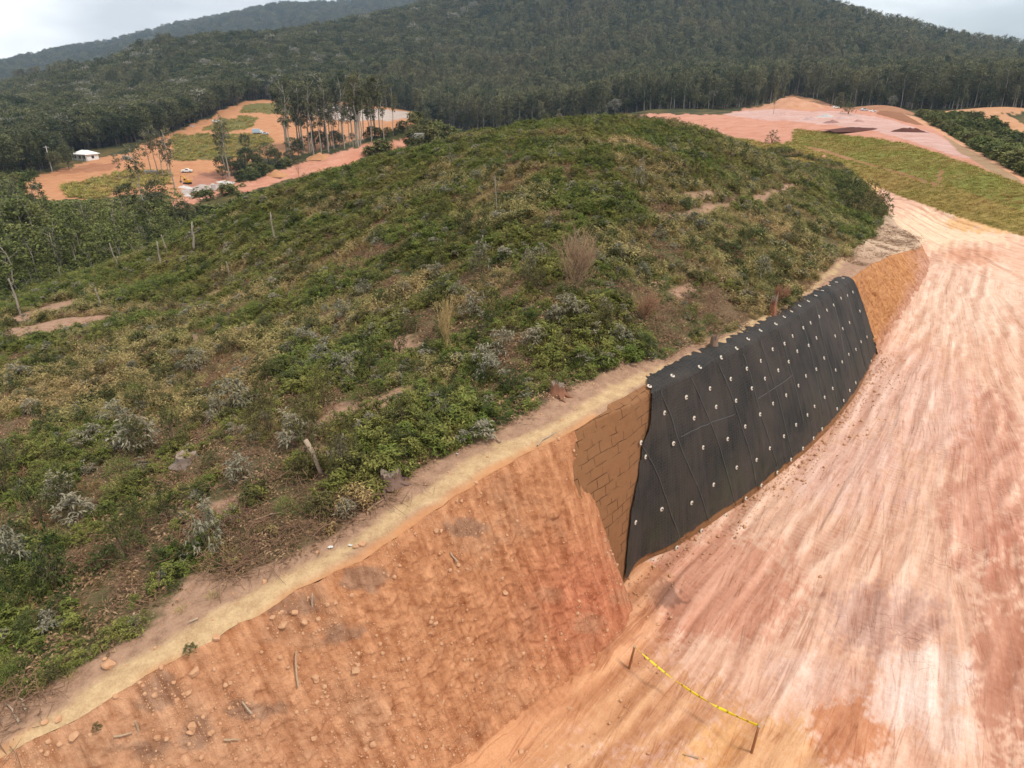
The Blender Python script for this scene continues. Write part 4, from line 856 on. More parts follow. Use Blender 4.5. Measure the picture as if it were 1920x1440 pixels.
# ------------------------------------------------------------------ plants: leaf materials and meshes
ML_weed = leaf_mat('weed_leaf', (.135, .130, .048), (.225, .195, .085), (.27, .18, .095), .8, gain=1.45)
ML_lush = leaf_mat('lush_leaf', (.075, .110, .022), (.150, .160, .045), (.21, .165, .06), .5, gain=1.22)
ML_grey = leaf_mat('grey_leaf', (.100, .105, .072), (.175, .165, .125), (.20, .155, .10), .5, .5, .15, .4, gain=1.32)
ML_dark = leaf_mat('dark_leaf', (.036, .055, .016), (.070, .085, .028), (.16, .11, .055), .6, gain=1.1)
ML_fluff = leaf_mat('fluffy_leaf', (.085, .110, .030), (.125, .150, .050), (.16, .14, .06), .25, .8, .2, .1, gain=1.32)
ML_grass = leaf_mat('grass_blade', (.155, .155, .045), (.26, .215, .09), (.26, .18, .075), .6, .7, .25, .15, gain=1.45)
ML_bank = leaf_mat('bank_grass', (.24, .25, .06), (.36, .30, .10), (.42, .28, .12), .9, .8, .2, .1, .13)
ML_dryg = leaf_mat('dry_grass_blade', (.20, .14, .06), (.30, .21, .10), (.25, .16, .08), .4, .8, .2, .1)
ML_twig = plain('brown_twig', (.20, .115, .07), .9, .3, 5)
ML_euc = leaf_mat('eucalyptus_leaf', (.032, .046, .023), (.130, .135, .072), (.15, .12, .07), .4, .65, .2, .3, .02, gain=1.32)
ML_nat = leaf_mat('native_leaf', (.018, .030, .012), (.098, .105, .046), (.09, .085, .05), .5, .6, .15, .3, .02, gain=1.32)
ML_natg = leaf_mat('silver_crown_leaf', (.19, .20, .17), (.26, .26, .22), (.2, .18, .13), .3, .6, .15, .3, .02)
ML_young = leaf_mat('young_tree_leaf', (.045, .062, .018), (.105, .118, .040), (.13, .10, .05), .5, .6, .2, .3, .06, gain=1.6)
ML_stem = plain('green_brown_stem', (.11, .085, .045), .9, .25, 5)
ML_trunk = plain('pale_trunk', (.30, .26, .21), .9, .3, 2); ML_dtrunk = plain('dark_trunk', (.13, .10, .075), .9, .3, 2)

def weed(seed, stems=9, h=.42, ll=.15, lw=.045, spread=.34):
    C = []; D = []
    for k in range(stems):
        a = rng.uniform(0, 6.28); r = spread * rng.uniform(.1, 1) ; bx, by = rng.normal(size=2) * .07; hh = h * rng.uniform(.5, 1.1)
        for j in range(10):
            t = (j + 1) / 10; q = a + 2.4 * j; C.append((bx + r * math.cos(a) * t, by + r * math.sin(a) * t, hh * t)); D.append((math.cos(q) + .3 * math.cos(a), math.sin(q) + .3 * math.sin(a), rng.uniform(-.15, .55) + .3 * t))
    n = len(C); return leaf_mesh('weed', np.array(C), np.array(D), np.tile([0, 0, 1.0], (n, 1)), ll * rng.uniform(.6, 1.25, n), lw * rng.uniform(.7, 1.2, n), .2, .3)
def bush(tips=26, per=11, r=.5, h=.8, ll=.12, lw=.042, up=.15):
    C = []; D = []
    for k in range(tips):
        d = rdir(1, .35)[0]; d[2] = abs(d[2]); q = rng.uniform(.55, 1.0); p = np.array((d[0] * r * q, d[1] * r * q, .12 + d[2] * h * .85 * q))
        for j in range(per):
            a = 2.4 * j + rng.uniform(0, 1); o = rng.normal(size=3) * .035 * (r / .5); C.append(p + o); e = np.array((math.cos(a), math.sin(a), rng.uniform(-.35, .6))) + d * .5; e[2] += up; D.append(e)
    n = len(C); return leaf_mesh('foliage', np.array(C), np.array(D), np.tile([0, 0, 1.0], (n, 1)) + rng.normal(size=(n, 3)) * .25, ll * rng.uniform(.6, 1.25, n), lw * rng.uniform(.7, 1.2, n), .18, .35)
def fluff(n=1300, r=.5, h=.62, ll=.075, lw=.016):
    d = rdir(n, .2); q = rng.uniform(.45, 1.0, n) ** .6; lump = 1 + .22 * np.sin(d[:, 0] * 5 + 1) * np.sin(d[:, 1] * 6) ; C = d * (q * lump)[:, None] * [r, r, h]; C[:, 2] = np.abs(C[:, 2]) * 1.05 + .03
    return leaf_mesh('foliage', C, d + rng.normal(size=(n, 3)) * .45 + [0, 0, .5], np.tile([0, 0, 1.0], (n, 1)) + rng.normal(size=(n, 3)) * .4, ll * rng.uniform(.6, 1.3, n), lw, .1, .1)
def grass(n=46, ll=.42, lw=.014, sp=.16):
    a = rng.uniform(0, 6.28, n); r = rng.uniform(0, sp, n); C = np.stack([r * np.cos(a), r * np.sin(a), 0 * a - .02], -1); D = np.stack([np.cos(a) * rng.uniform(.1, .8, n), np.sin(a) * rng.uniform(.1, .8, n), np.ones(n)], -1)
    return leaf_mesh('grass', C, D, np.stack([-np.cos(a), -np.sin(a), .2 + 0 * a], -1), ll * rng.uniform(.5, 1.2, n), lw, .1, .35)
def twigs(n=26, r=.5, h=.3):
    g = Geo()
    for k in range(n):
        p0 = np.append(rng.normal(size=2) * r * .5, rng.uniform(0, h * .5)); d = rng.normal(size=3) * [1, 1, .35]; d = d / np.linalg.norm(d) * rng.uniform(.2, .6); g.tube([p0, p0 + d * .5 + rng.normal(size=3) * .04, p0 + d], [.009, .006, .003], 4)
    return g.mesh('twigs')
def stems_mesh(n=7, r=.4, h=.7, rad=.016):
    g = Geo()
    for k in range(n):
        a = k * 6.28 / n + rng.uniform(-.4, .4); q = r * rng.uniform(.3, 1); g.tube([(0, 0, -.06), (q * .35 * math.cos(a), q * .35 * math.sin(a), h * .4), (q * math.cos(a), q * math.sin(a), h * rng.uniform(.7, 1))], [rad, rad * .7, rad * .3], 5)
    return g.mesh('stems')
def proto(name, me, m):
    if not me.materials: me.materials.append(m)
    return bpy.data.objects.new(name, me)      # source for repeated ground cover; not linked to the scene itself
def scatter(name, P, protos, scl, label, cat, pick=None, tilt=.12, rz=None, rot=None):
    P = np.asarray(P, float); n = len(P)
    if n == 0: return
    if rot is None: rot = np.stack([rng.normal(size=n) * tilt, rng.normal(size=n) * tilt, rng.uniform(0, 6.28, n) if rz is None else rz], -1)
    scl = np.asarray(scl, float); scl = scl if scl.ndim == 2 else np.repeat(scl[:, None], 3, 1)
    if pick is None: pick = rng.integers(0, len(protos), n)
    me = raw_mesh(name, P, np.zeros((0, 3), int), False, {'rot': ('FLOAT_VECTOR', rot), 'scl': ('FLOAT_VECTOR', scl), 'pick': ('INT', pick)})
    o = link(name, me); ng = bpy.data.node_groups.new(name, 'GeometryNodeTree')
    ng.interface.new_socket('Geometry', in_out='INPUT', socket_type='NodeSocketGeometry'); ng.interface.new_socket('Geometry', in_out='OUTPUT', socket_type='NodeSocketGeometry')
    gn = ng.nodes.new; gi = gn('NodeGroupInput'); go = gn('NodeGroupOutput'); ip = gn('GeometryNodeInstanceOnPoints'); jo = gn('GeometryNodeJoinGeometry'); lk = ng.links.new
    for pr in reversed(protos):
        oi = gn('GeometryNodeObjectInfo'); oi.inputs['Object'].default_value = pr; oi.inputs['As Instance'].default_value = True; lk(oi.outputs['Geometry'], jo.inputs[0])
    def na(nm, ty):
        q = gn('GeometryNodeInputNamedAttribute'); q.data_type = ty; q.inputs['Name'].default_value = nm; return [s for s in q.outputs if s.enabled and s.name == 'Attribute'][0]
    er = gn('FunctionNodeEulerToRotation'); lk(na('rot', 'FLOAT_VECTOR'), er.inputs[0]); lk(er.outputs[0], ip.inputs['Rotation'])
    lk(na('scl', 'FLOAT_VECTOR'), ip.inputs['Scale']); lk(na('pick', 'INT'), ip.inputs['Instance Index']); ip.inputs['Pick Instance'].default_value = True
    lk(gi.outputs[0], ip.inputs['Points']); lk(jo.outputs[0], ip.inputs['Instance']); lk(ip.outputs[0], go.inputs[0])
    md = o.modifiers.new('plants', 'NODES'); md.node_group = ng
    return tag(o, label, cat, kind='stuff')

# ------------------------------------------------------------------ ground cover of the hill
def mound_points(step, kmin=.15, kmax=100, smax=120):
    s = np.arange(-46, smax, step); k = np.arange(kmin, kmax, step); s, k = np.meshgrid(s, k, indexing='ij'); s = (s + rng.uniform(-.5, .5, s.shape) * step).ravel(); k = (k + rng.uniform(-.5, .5, k.shape) * step).ravel()
    w = k + edge_w(s); x, y = to_xy(s, w); z = Zm(s, k); u, v, d = project(x, y, z); zb = Zb(x, y)
    ok = (u > -260) & (u < 2150) & (v > -50) & (v < 1750) & (z > zb - .15) & (k > 0) & (np.hypot(x, y) > 5)
    s, k, x, y, z, u, v, d = [q[ok] for q in (s, k, x, y, z, u, v, d)]
    jit = fbm(x / 3, y / 3, 4, 91); b = bare_mask(u, v, s, k, jit)
    return s, k, x, y, z, u, v, d, b
s, k, x, y, z, u, v, d, b = mound_points(.24)
P = np.stack([x, y, z - .02], -1)
f1 = fbm(x / 4.5, y / 4.5, 3, 201); f2 = fbm(x / 2.2, y / 2.2, 3, 205); f3 = fbm(x / 11, y / 11, 3, 209); rr = rng.random(len(x))
thin = np.clip((d - 25) / 60, 0, 1); keep = rr > .05 + thin * .30
cover = (b < .5) & keep & (f2 > -.62)
# thin, patchy litter areas near the camera (lower left) stay open
openp = (fbm(x / 1.6, y / 1.6, 3, 221) < -.12 - .30 * sstep(0, 60, d) + .10 * (u < 700) * (v > 800))
cover &= ~openp
lushf = f1 + .35 * sstep(30, 60, d) - .25 * sstep(1150, 1500, u) + .15 * ((v < 560) & (u < 1150))
big = (.70 + .36 * thin) * np.clip(1 + .75 * fbm(x / 1.3, y / 1.3, 2, 207), .5, 1.35)
r2 = rng.random(len(x))
lush = cover & (lushf > .05) & (r2 < .62); weedm = cover & ~lush & (r2 < .58); darkm = cover & ~lush & ~weedm & (r2 < .74); grassm = cover & ~lush & ~weedm & ~darkm & (r2 < .95); greym = cover & ~lush & ~weedm & ~darkm & ~grassm
pr_weed = [proto('weed', weed(i, 9 + i, .36 + .06 * i, .15, .046), ML_weed) for i in range(4)]
pr_lush = [proto('lush_weed', bush(22, 10, .34, .5, .13, .05), ML_lush) for i in range(2)] + [proto('lush_weed', weed(9, 12, .4, .14, .05), ML_lush), proto('lush_weed', bush(30, 9, .42, .6, .09, .035), ML_lush)]
pr_dark = [proto('dark_bush', bush(26, 11, .4, .62, .11, .04), ML_dark) for i in range(3)]
pr_grass = [proto('grass_tuft', grass(), ML_grass) for i in range(3)]
pr_grey = [proto('grey_bush', bush(18, 10, .36, .62, .15, .05, .0), ML_grey) for i in range(3)]
pr_twig = [proto('twigs', twigs(), ML_twig) for i in range(3)]
def sc_(m, a, b_): return big[m] * rng.uniform(a, b_, m.sum())
scatter('weeds', P[weedm], pr_weed, sc_(weedm, .7, 1.25), 'olive and yellowish broad leaved weeds covering the whole hillside', 'weeds')
scatter('undergrowth', P[lush], pr_lush, sc_(lush, .6, 1.2), 'fresh green low undergrowth in patches over the hillside', 'undergrowth')
scatter('brush', P[darkm], pr_dark, sc_(darkm, .55, 1.15), 'dark green low brush scattered through the weeds of the hillside', 'brush')
scatter('grass', P[grassm], pr_grass, sc_(grassm, .7, 1.3), 'thin yellow green grass between the weeds of the hillside', 'grass')
scatter('ground_cover', P[greym], pr_grey, sc_(greym, .55, 1.1), 'low silvery grey leaved growth scattered through the hillside weeds', 'ground cover')
strawm = (b < .5) & (f3 + .5 * f2 + .12 * (u < 700) > .12) & (rng.random(len(x)) < .30)
scatter('dry_grass', P[strawm], [proto('straw_tuft', grass(30, .40, .013, .15), ML_dryg) for i in range(3)], sc_(strawm, .6, 1.25), 'dry straw coloured grass mixed into the weeds of the hillside', 'grass')
# dry twigs: brush heap near the stump, litter and open patches
tw = ((openp & (b < .5) & (rr < .30)) | ((b > .5) & (k < 4) & (rr < .05) & (np.abs(k - path_k(s)) > .4) & (k > path_k(s)))) & (d < 45)
heap = np.zeros(len(x), bool)
for hu, hv, a, c in [(700, 965, 70, 40), (620, 1000, 60, 30), (450, 1050, 60, 30), (400, 1010, 70, 45), (30, 1340, 60, 40), (1250, 640, 40, 16), (500, 990, 80, 40)]: heap |= (((u - hu) / a) ** 2 + ((v - hv) / c) ** 2 < 1) & (rng.random(len(x)) < .8) & (k > path_k(s) + .5)
tw |= heap
scatter('debris', P[tw], pr_twig, rng.uniform(.5, 1.1, tw.sum()), 'dry brown twigs and brush litter lying between the weeds', 'debris', tilt=.25)
def litter_patch(n=34, r=.32):
    a = rng.uniform(0, 6.28, n); q = r * np.sqrt(rng.random(n)); C = np.stack([q * np.cos(a), q * np.sin(a), rng.uniform(.005, .05, n)], -1); b_ = rng.uniform(0, 6.28, n)
    return leaf_mesh('leaf_litter', C, np.stack([np.cos(b_), np.sin(b_), rng.normal(size=n) * .2], -1), np.tile([0, 0, 1.0], (n, 1)) + rng.normal(size=(n, 3)) * .3, rng.uniform(.05, .12, n), rng.uniform(.02, .045, n), .2, .2)
ML_litter = leaf_mat('dry_leaf', (.17, .105, .06), (.30, .21, .135), (.20, .12, .07), .4, .8, .1, .2)
lm = (b < .5) & (d < 60) & (rr < .45)
scatter('leaf_litter', P[lm] + [0, 0, .03], [proto('leaf_litter', litter_patch(), ML_litter) for i in range(3)], rng.uniform(.8, 1.4, lm.sum()), 'dry brown leaf litter showing between the weeds of the hillside', 'leaf litter', tilt=.08)
# fringe of small weeds along the bare strip
fr = (b > .5) & (k > path_k(s) + .55) & (rng.random(len(x)) < .07) & (s < 45)
scatter('seedlings', P[fr], pr_weed + pr_grass, rng.uniform(.25, .55, fr.sum()), 'sparse little weeds on the bare strip beside the footpath', 'weeds')

# ------------------------------------------------------------------ single shrubs on the hill
def shrub_proto(fol_me, m, label, group, loc=(0, 0, -50), r=.4, h=.7):
    o = thing('shrub', label, 'shrub', loc, 0, group); link('foliage', fol_me, m, o); link('stem', stems_mesh(7, r, h), ML_stem, o); return o
class Pool:
    def __init__(s, protos): s.p = protos; s.used = set()
    def put(s, loc, scale, label=None, group=None, rz=None):
        i = rng.integers(0, len(s.p)); rz = rng.uniform(0, 6.28) if rz is None else rz
        if i not in s.used:
            s.used.add(i); o = s.p[i]; o.location = loc; o.scale = (scale,) * 3 if np.isscalar(scale) else scale; o.rotation_euler = (0, 0, rz)
            if label: o['label'] = label
            if group: o['group'] = group
            elif label and 'group' in o: del o['group']
            return o
        o = copy_thing(s.p[i], loc, rz, scale, label, group)
        if label and not group and 'group' in o: del o['group']
        return o
LG = 'silvery grey leaved shrub standing out of the weeds on the hillside'; GG = 'grey leaved shrubs on the hillside'
LF = 'rounded fine leaved light green bush among the hillside weeds'; GF = 'fluffy green bushes on the hillside'
LD = 'dark green broad leaved shrub on the hillside'; GD = 'dark shrubs on the hillside'
pool_grey = Pool([shrub_proto(bush(30, 11, .55, 1.0, .17, .055, -.1), ML_grey, LG, GG) for i in range(4)])
pool_fluff = Pool([shrub_proto(fluff(), ML_fluff, LF, GF, r=.25, h=.4) for i in range(3)])
pool_dark = Pool([shrub_proto(bush(44, 12, .6, 1.0, .12, .045), ML_dark, LD, GD) for i in range(4)])
def mound_hit(u_, v_): return hit(u_, v_)
def px_scale(b_, px): return px * project(b_.x, b_.y, b_.z)[2] / FPX
for u_, v_, px in [(218, 800, 55), (262, 850, 80), (440, 770, 75), (415, 785, 55), (560, 830, 75), (372, 692, 45), (140, 975, 70), (115, 930, 55), (832, 552, 42), (682, 556, 36), (605, 672, 45), (642, 705, 50), (600, 690, 50), (892, 588, 45), (880, 600, 40), (1062, 596, 55), (1040, 610, 45), (1130, 590, 35), (1155, 488, 36),
                    (1125, 500, 34), (922, 712, 55), (905, 690, 50), (1005, 655, 50), (940, 660, 50), (572, 650, 40), (1240, 450, 30), (1310, 436, 28), (645, 600, 40), (815, 530, 40), (1160, 650, 46), (1110, 640, 42), (455, 900, 60), (180, 830, 42), (40, 720, 45), (60, 780, 40), (860, 560, 36), (700, 640, 36), (760, 560, 34), (1205, 520, 30), (1010, 480, 28)]:
    b_ = mound_hit(u_, v_); s_ = px_scale(b_, px); pool_grey.put(b_, (s_ * .95, s_ * .95, s_ * 1.0), LG, GG)
for u_, v_, px in [(97, 900, 58), (228, 890, 62), (108, 1030, 55), (26, 1275, 60), (678, 752, 52), (728, 700, 50), (540, 960, 52), (1290, 592, 34), (1172, 520, 30), (1285, 486, 26), (255, 740, 38), (1330, 610, 36), (1100, 690, 40), (770, 720, 42), (1470, 490, 26), (1420, 500, 26), (690, 690, 38), (340, 740, 30)]:
    b_ = mound_hit(u_, v_); s_ = px_scale(b_, px); pool_fluff.put(b_, s_ * .95, LF, GF)
for u_, v_, px in [(330, 620, 40), (590, 620, 42), (760, 480, 34), (900, 545, 40), (1010, 530, 34), (1130, 470, 36), (1180, 400, 30), (1350, 470, 30), (1400, 445, 28), (1280, 395, 26), (1380, 345, 26), (1440, 330, 26), (1410, 320, 26), (1000, 430, 28), (880, 380, 26), (700, 420, 26), (640, 470, 30), (560, 520, 34), (770, 620, 40), (960, 730, 50), (830, 790, 50), (1300, 560, 36), (1210, 660, 44), (1090, 560, 42),
                    (160, 720, 44), (80, 690, 40), (310, 720, 40), (900, 300, 18), (1000, 290, 18), (1150, 300, 18), (1230, 330, 20), (1050, 350, 22), (640, 380, 20), (500, 620, 40), (430, 660, 40), (740, 830, 46), (560, 900, 50), (470, 950, 50), (250, 980, 50), (200, 1060, 55), (60, 1180, 55), (120, 1140, 50), (300, 1060, 50), (400, 880, 46), (30, 1010, 50)]:
    b_ = mound_hit(u_, v_); s_ = px_scale(b_, px); pool_dark.put(b_, s_ * .9, LD, GD)
LS = 'slender leafy sapling rising above the weeds of the hillside'; GS = 'slender saplings on the hillside'
for i in range(70):
    for _ in range(30):
        u_, v_ = rng.uniform(0, 1560), rng.uniform(230, 1180)
        b_ = mound_hit(u_, v_)
        if b_ is None: continue
        s2_, w2_ = to_sw(b_.x, b_.y); k2 = float(w2_ - edge_w(np.array([s2_]))[0])
        if k2 > 2.0 and b_.length < 120 and float(Zm(s2_, k2)) > float(Zb(b_.x, b_.y)) + .1: break
    s_ = rng.uniform(.55, 1.1); q_ = pool_dark if rng.random() < .8 else pool_grey
    q_.put(b_, (s_ * .75, s_ * .75, s_ * rng.uniform(1.3, 2.0)), LS, GS)
LT = 'big dark bush at the right hand tip of the hill above the dirt road'; GT = 'big bushes at the tip of the hill'
for u_, v_, px in [(1558, 352, 22), (1580, 362, 26), (1600, 372, 30), (1622, 388, 36), (1640, 402, 40), (1652, 412, 34), (1610, 400, 34), (1590, 392, 30), (1525, 338, 20), (1490, 320, 18), (1632, 420, 30), (1575, 380, 28)]:
    b_ = mound_hit(u_, v_); s_ = px_scale(b_, px) * 1.35; pool_dark.put(b_, (s_ * .8, s_ * .8, s_ * 1.1), LT, GT)
for u_, v_, px, lab in [(1447, 268, 24, 'lone dark spiky bush where the pink earth meets the grass bank'), (1576, 203, 30, 'dark bush beside the orange spoil heap on the plateau'), (1590, 214, 22, 'low rounded green bush on the plateau edge'), (357, 1222, 22, 'tiny upright green plant at the lower edge of the tan footpath'), (183, 1368, 16, 'tiny weed on the lip of the bank at lower left'),
                        (1592, 346, 14, 'small bright green bush on the edge of the dirt road behind the hill'), (1645, 380, 16, 'reddish dark bush tip overhanging the pale bare strip')]:
    b_ = hit(u_, v_); s_ = px_scale(b_, px); pool_dark.put(b_, (s_ * 1.0, s_ * 1.0, s_ * 1.0), lab)

dm = (b > .5) & (s > 27) & (s < 56) & (k < 6) & (rng.random(len(x)) < .30) & (fbm(x / 1.5, y / 1.5, 3, 261) > -.1)
scatter('dry_grass', P[dm], [proto('tuft', grass(24, .22, .012, .12), ML_dryg) for i in range(2)] + pr_twig[:1], rng.uniform(.5, 1.1, dm.sum()), 'short dry brown grass on the bare shoulder above the far cut', 'grass')
# gravel and crumbs on the cut slopes and yard
def cut_points(n, s0, s1):
    s = rng.uniform(s0, s1, n); t = rng.beta(1.0, 1.1, n); ew = edge_w(s); fw = foot_w(s); w = ew * (1 - t) + fw * t; z = edge_z(s) * (1 - t); x, y = to_xy(s, w); return np.stack([x, y, z], -1), t, s
pr_peb = []
for i in range(4):
    me_ = rock_mesh(30 + i, 2); pr_peb.append(proto('pebble', me_, M_rock))
ii = rng.integers(0, CLX.shape[0], 60000); jj = rng.integers(0, CLX.shape[1], 60000); Pp = np.stack([CLX[ii, jj], CLY[ii, jj], CLZ[ii, jj]], -1); wgt = (.25 + .75 * sstep(-3.5, -9, CLS[ii, jj])) * np.clip(.5 + 1.6 * fbm(CLS[ii, jj] / .9, CLZ[ii, jj] / .9, 3, 401), .05, 1); m_ = (rng.random(60000) < wgt) & (CLS[ii, jj] > -20); Pp = Pp[m_]
scatter('gravel', Pp, pr_peb, np.minimum(.007 + rng.pareto(2.5, len(Pp)) * .0075, .055), 'orange pebbles and crumbs strewn over the cut earth bank', 'gravel', tilt=1.0)
n_ = 5200; s = rng.uniform(-18, 24, n_); fw = foot_w(s); w = fw - rng.exponential(.5, n_) + .15; x, y = to_xy(s, w); zz = Zb(x, y)
scatter('crumbs', np.stack([x, y, zz + .01], -1), pr_peb, np.minimum(.010 + rng.pareto(2.6, n_) * .011, .07), 'loose orange crumbs of earth along the foot of the bank and the wall', 'gravel', tilt=1.0)
n_ = 1500; s = rng.uniform(-18, 40, n_); kk = rng.uniform(.10, 1.8, n_); x, y = to_xy(s, kk + edge_w(s)); zz = Zm(s, kk)
scatter('stones', np.stack([x, y, zz], -1), pr_peb, np.minimum(.008 + rng.pareto(2.6, n_) * .010, .06), 'small stones on the bare strip along the footpath', 'gravel', tilt=1.0)

def veg_at(x, y):
    i = np.clip(np.round((np.log(np.hypot(x, y)) - lr[0]) / (lr[1] - lr[0])), 0, NR - 1).astype(int); j = np.clip(np.round((np.arctan2(x, y) - A0) / (aa[1] - aa[0])), 0, NA - 1).astype(int); return veg[i, j]
# grass on the bank across the road, scrub on the slope beyond
def far_pts(n, rmin, rmax, a0=-.66, a1=.72):
    a = rng.uniform(a0, a1, n); l = rng.uniform(math.log(rmin), math.log(rmax), n); r = np.exp(l); return r * np.sin(a), r * np.cos(a)
x, y = far_pts(150000, 55, 330, .25, .75); c = cls_at(x, y); z = Zb(x, y); g = (c == 2) & (rng.random(len(x)) < .42) & (veg_at(x, y) > .5); x, y, z = x[g], y[g], z[g]; dd = np.hypot(x, y)
scatter('bank_grass', np.stack([x, y, z], -1), [proto('tuft', grass(26, .20, .045, .45), ML_bank) for i in range(3)], np.clip(dd / 90, .6, 2.2) * rng.uniform(.5, 1.0, len(x)), 'yellow green grass growing over the bank across the dirt road', 'grass')
x, y = far_pts(60000, 60, 330, -.7, .75); c = cls_at(x, y); z = Zb(x, y); uu, vv, _ = project(x, y, z)
g = (c == 3) & inpoly(uu, vv, [(1715, 214), (1790, 216), (1850, 224), (1930, 262), (1990, 300), (1990, 380), (1930, 336), (1840, 285), (1750, 235)])
x, y, z = x[g], y[g], z[g]
scatter('scrub', np.stack([x, y, z], -1), [proto('scrub_bush', bush(30, 8, .9, 1.5, .5, .22), ML_young) for i in range(3)], rng.uniform(.5, 1.35, len(x)), 'dark green scrub covering the slope beyond the plateau at far right', 'scrub')
x, y = far_pts(45000, 55, 420, -.72, .05); c = cls_at(x, y); z = Zb(x, y); uu, vv, _ = project(x, y, z); zal = Zall(x, y)
g = (c == 2); xx, yy, zz = x[g], y[g], z[g]
scatter('meadow_grass', np.stack([xx, yy, zz], -1), [proto('tuft', grass(34, .7, .09, .5), ML_bank) for i in range(2)], rng.uniform(.8, 1.5, len(xx)), 'olive grass on the terraces of the cleared site at left', 'grass')
ut, vt, _ = project(x, y, z + 1.7 * np.clip(np.hypot(x, y) / 110, .5, 1.6)); sees = inpoly(ut, vt, strip) | inpoly(ut, vt + 4, strip) | inpoly(ut, vt, site)
g = (c == 3) & (zal < z + .3) & (np.hypot(x, y) < 260) & (vv > 215) & ~sees
xx, yy, zz = x[g], y[g], z[g]; dd = np.hypot(xx, yy)
scatter('thicket', np.stack([xx, yy, zz], -1), [proto('thicket_bush', bush(34, 8, 1.0, 1.7, .42, .18), ML_young) for i in range(2)] + [proto('thicket_bush', bush(34, 8, 1.0, 1.6, .42, .18), ML_dark) for i in range(1)], np.clip(dd / 110, .5, 1.6) * rng.uniform(.35, 1.15, len(xx)), 'dense dark thicket filling the hollow left of the hill', 'thicket')

# ------------------------------------------------------------------ trees
def crown_mesh(kind, h, n_cl, per, ls, r, z0, top=1.0, flat=.8):
    C = []; 
    for k in range(n_cl):
        t = rng.random()
        if kind == 'euc': zc = h * (z0 + (top - z0) * t ** .85); rad = r * math.sqrt(rng.random()) * (.30 + .70 * math.sin(3.14 * min(1, .18 + .74 * t))); cs = r * rng.uniform(.22, .40)
        else:
            d = rdir(1, .15)[0]; q = rng.uniform(.5, 1) ** .5; zc = h * (z0 + (top - z0) * (.5 + .5 * d[2] * q)); rad = None; cs = r * rng.uniform(.20, .36)
        if rad is None: c = np.array((d[0] * r * q, d[1] * r * q, zc))
        else: a = rng.uniform(0, 6.28); c = np.array((rad * math.cos(a), rad * math.sin(a), zc))
        o = rdir(per) * (rng.random((per, 1)) ** .4) * cs * [1, 1, flat]; C.append(c + o)
    C = np.concatenate(C); n = len(C)
    D = rdir(n, .0); D[:, 2] *= .55
    return leaf_mesh('crown', C, D, rdir(n, 1.2), ls * rng.uniform(.6, 1.3, n), ls * .55 * rng.uniform(.7, 1.2, n), .15, .3)
def trunk_mesh(h, r0, forks=5, z0=.5, spread=1.5, wob=.02):
    g = Geo(); P = [(0, 0, -.4)]; 
    for i in range(1, 6): P.append((rng.normal() * wob * h * i / 5, rng.normal() * wob * h * i / 5, h * .95 * i / 5))
    g.tube(P, np.linspace(r0, r0 * .25, 6), 6)
    for k in range(forks):
        t = rng.uniform(z0 * .85, .9); i = t / .95 * 5; a, b = int(min(i, 4)), int(min(i, 4)) + 1; f = i - a; p = np.array(P[a]) * (1 - f) + np.array(P[b]) * f; q = rng.uniform(0, 6.28); e = spread * rng.uniform(.5, 1)
        g.tube([p, p + np.array((math.cos(q) * e * .5, math.sin(q) * e * .5, e * .5)), p + np.array((math.cos(q) * e, math.sin(q) * e, e * 1.15))], [r0 * .38, r0 * .26, r0 * .1], 5)
    return g.mesh('trunk')
def tree_proto(name, label, group, h, cr, tk, m, mt):
    o = thing(name, label, 'tree', (0, 0, -80), 0, group); link('crown', cr, m, o); link('trunk', tk, mt, o); o['h'] = float(h); return o
TL = {'euc': ('tall slender eucalyptus with bare pale trunk in the open stand beside the cleared site', 'eucalyptus stand beside the cleared site'),
      'for': ('tall plantation tree at the edge of the forested hillside', 'trees along the forest edge'),
      'nat': ('round crowned dark tree at the foot of the left forest', 'round trees at the foot of the left forest'),
      'you': ('thin young tree in the hollow left of the hill', 'young trees in the hollow')}
protos_euc = [tree_proto('eucalyptus_tree', *TL['euc'], 20, crown_mesh('euc', 20, 36, 24, .58, 2.5, .36 + .06 * i), trunk_mesh(20, .24, 9, .4, 2.2), ML_euc, ML_trunk) for i in range(4)]
protos_for = [tree_proto('plantation_tree', *TL['for'], 18, crown_mesh('euc', 18, 46, 22, .66, 2.9, .30 + .07 * i), trunk_mesh(18, .20, 5, .4, 1.6), ML_euc, ML_trunk) for i in range(4)]
protos_nat = [tree_proto('forest_tree', *TL['nat'], 12, crown_mesh('nat', 12, 60, 18, .75, 4.0, .28), trunk_mesh(12, .22, 5, .3, 2.4), ML_nat, ML_dtrunk) for i in range(4)]
protos_you = [tree_proto('young_tree', *TL['you'], 8, crown_mesh('euc' if i % 2 else 'nat', 8, 34, 22, .36, 1.6, .32), trunk_mesh(8, .085, 6, .35, 1.2, .03), ML_young, ML_trunk) for i in range(4)]
pools = {'euc': Pool(protos_euc), 'for': Pool(protos_for), 'nat': Pool(protos_nat), 'you': Pool(protos_you)}
HT = {'euc': 20, 'for': 18, 'nat': 12, 'you': 8}
def tree_px(kind, u_, v_, px, label=None, group='', fn=Zb, wide=1.0):
    b_ = hit(u_, v_, fn)
    if b_ is None: return
    h = px_scale(b_, px); s_ = h / HT[kind]
    lab, grp = (label, None) if label else TL[kind]
    return pools[kind].put(b_ - Vector((0, 0, .1)), (s_ * wide, s_ * wide, s_), lab, grp)
for i in range(46):
    u_ = rng.uniform(528, 738); v_ = 300 - (u_ - 525) * .17 + rng.uniform(-16, 2); top = rng.uniform(150, 196) - 8 * math.sin((u_ - 525) / 210 * 3.14)
    tree_px('euc', u_, v_, v_ - top, wide=rng.uniform(.8, 1.15))
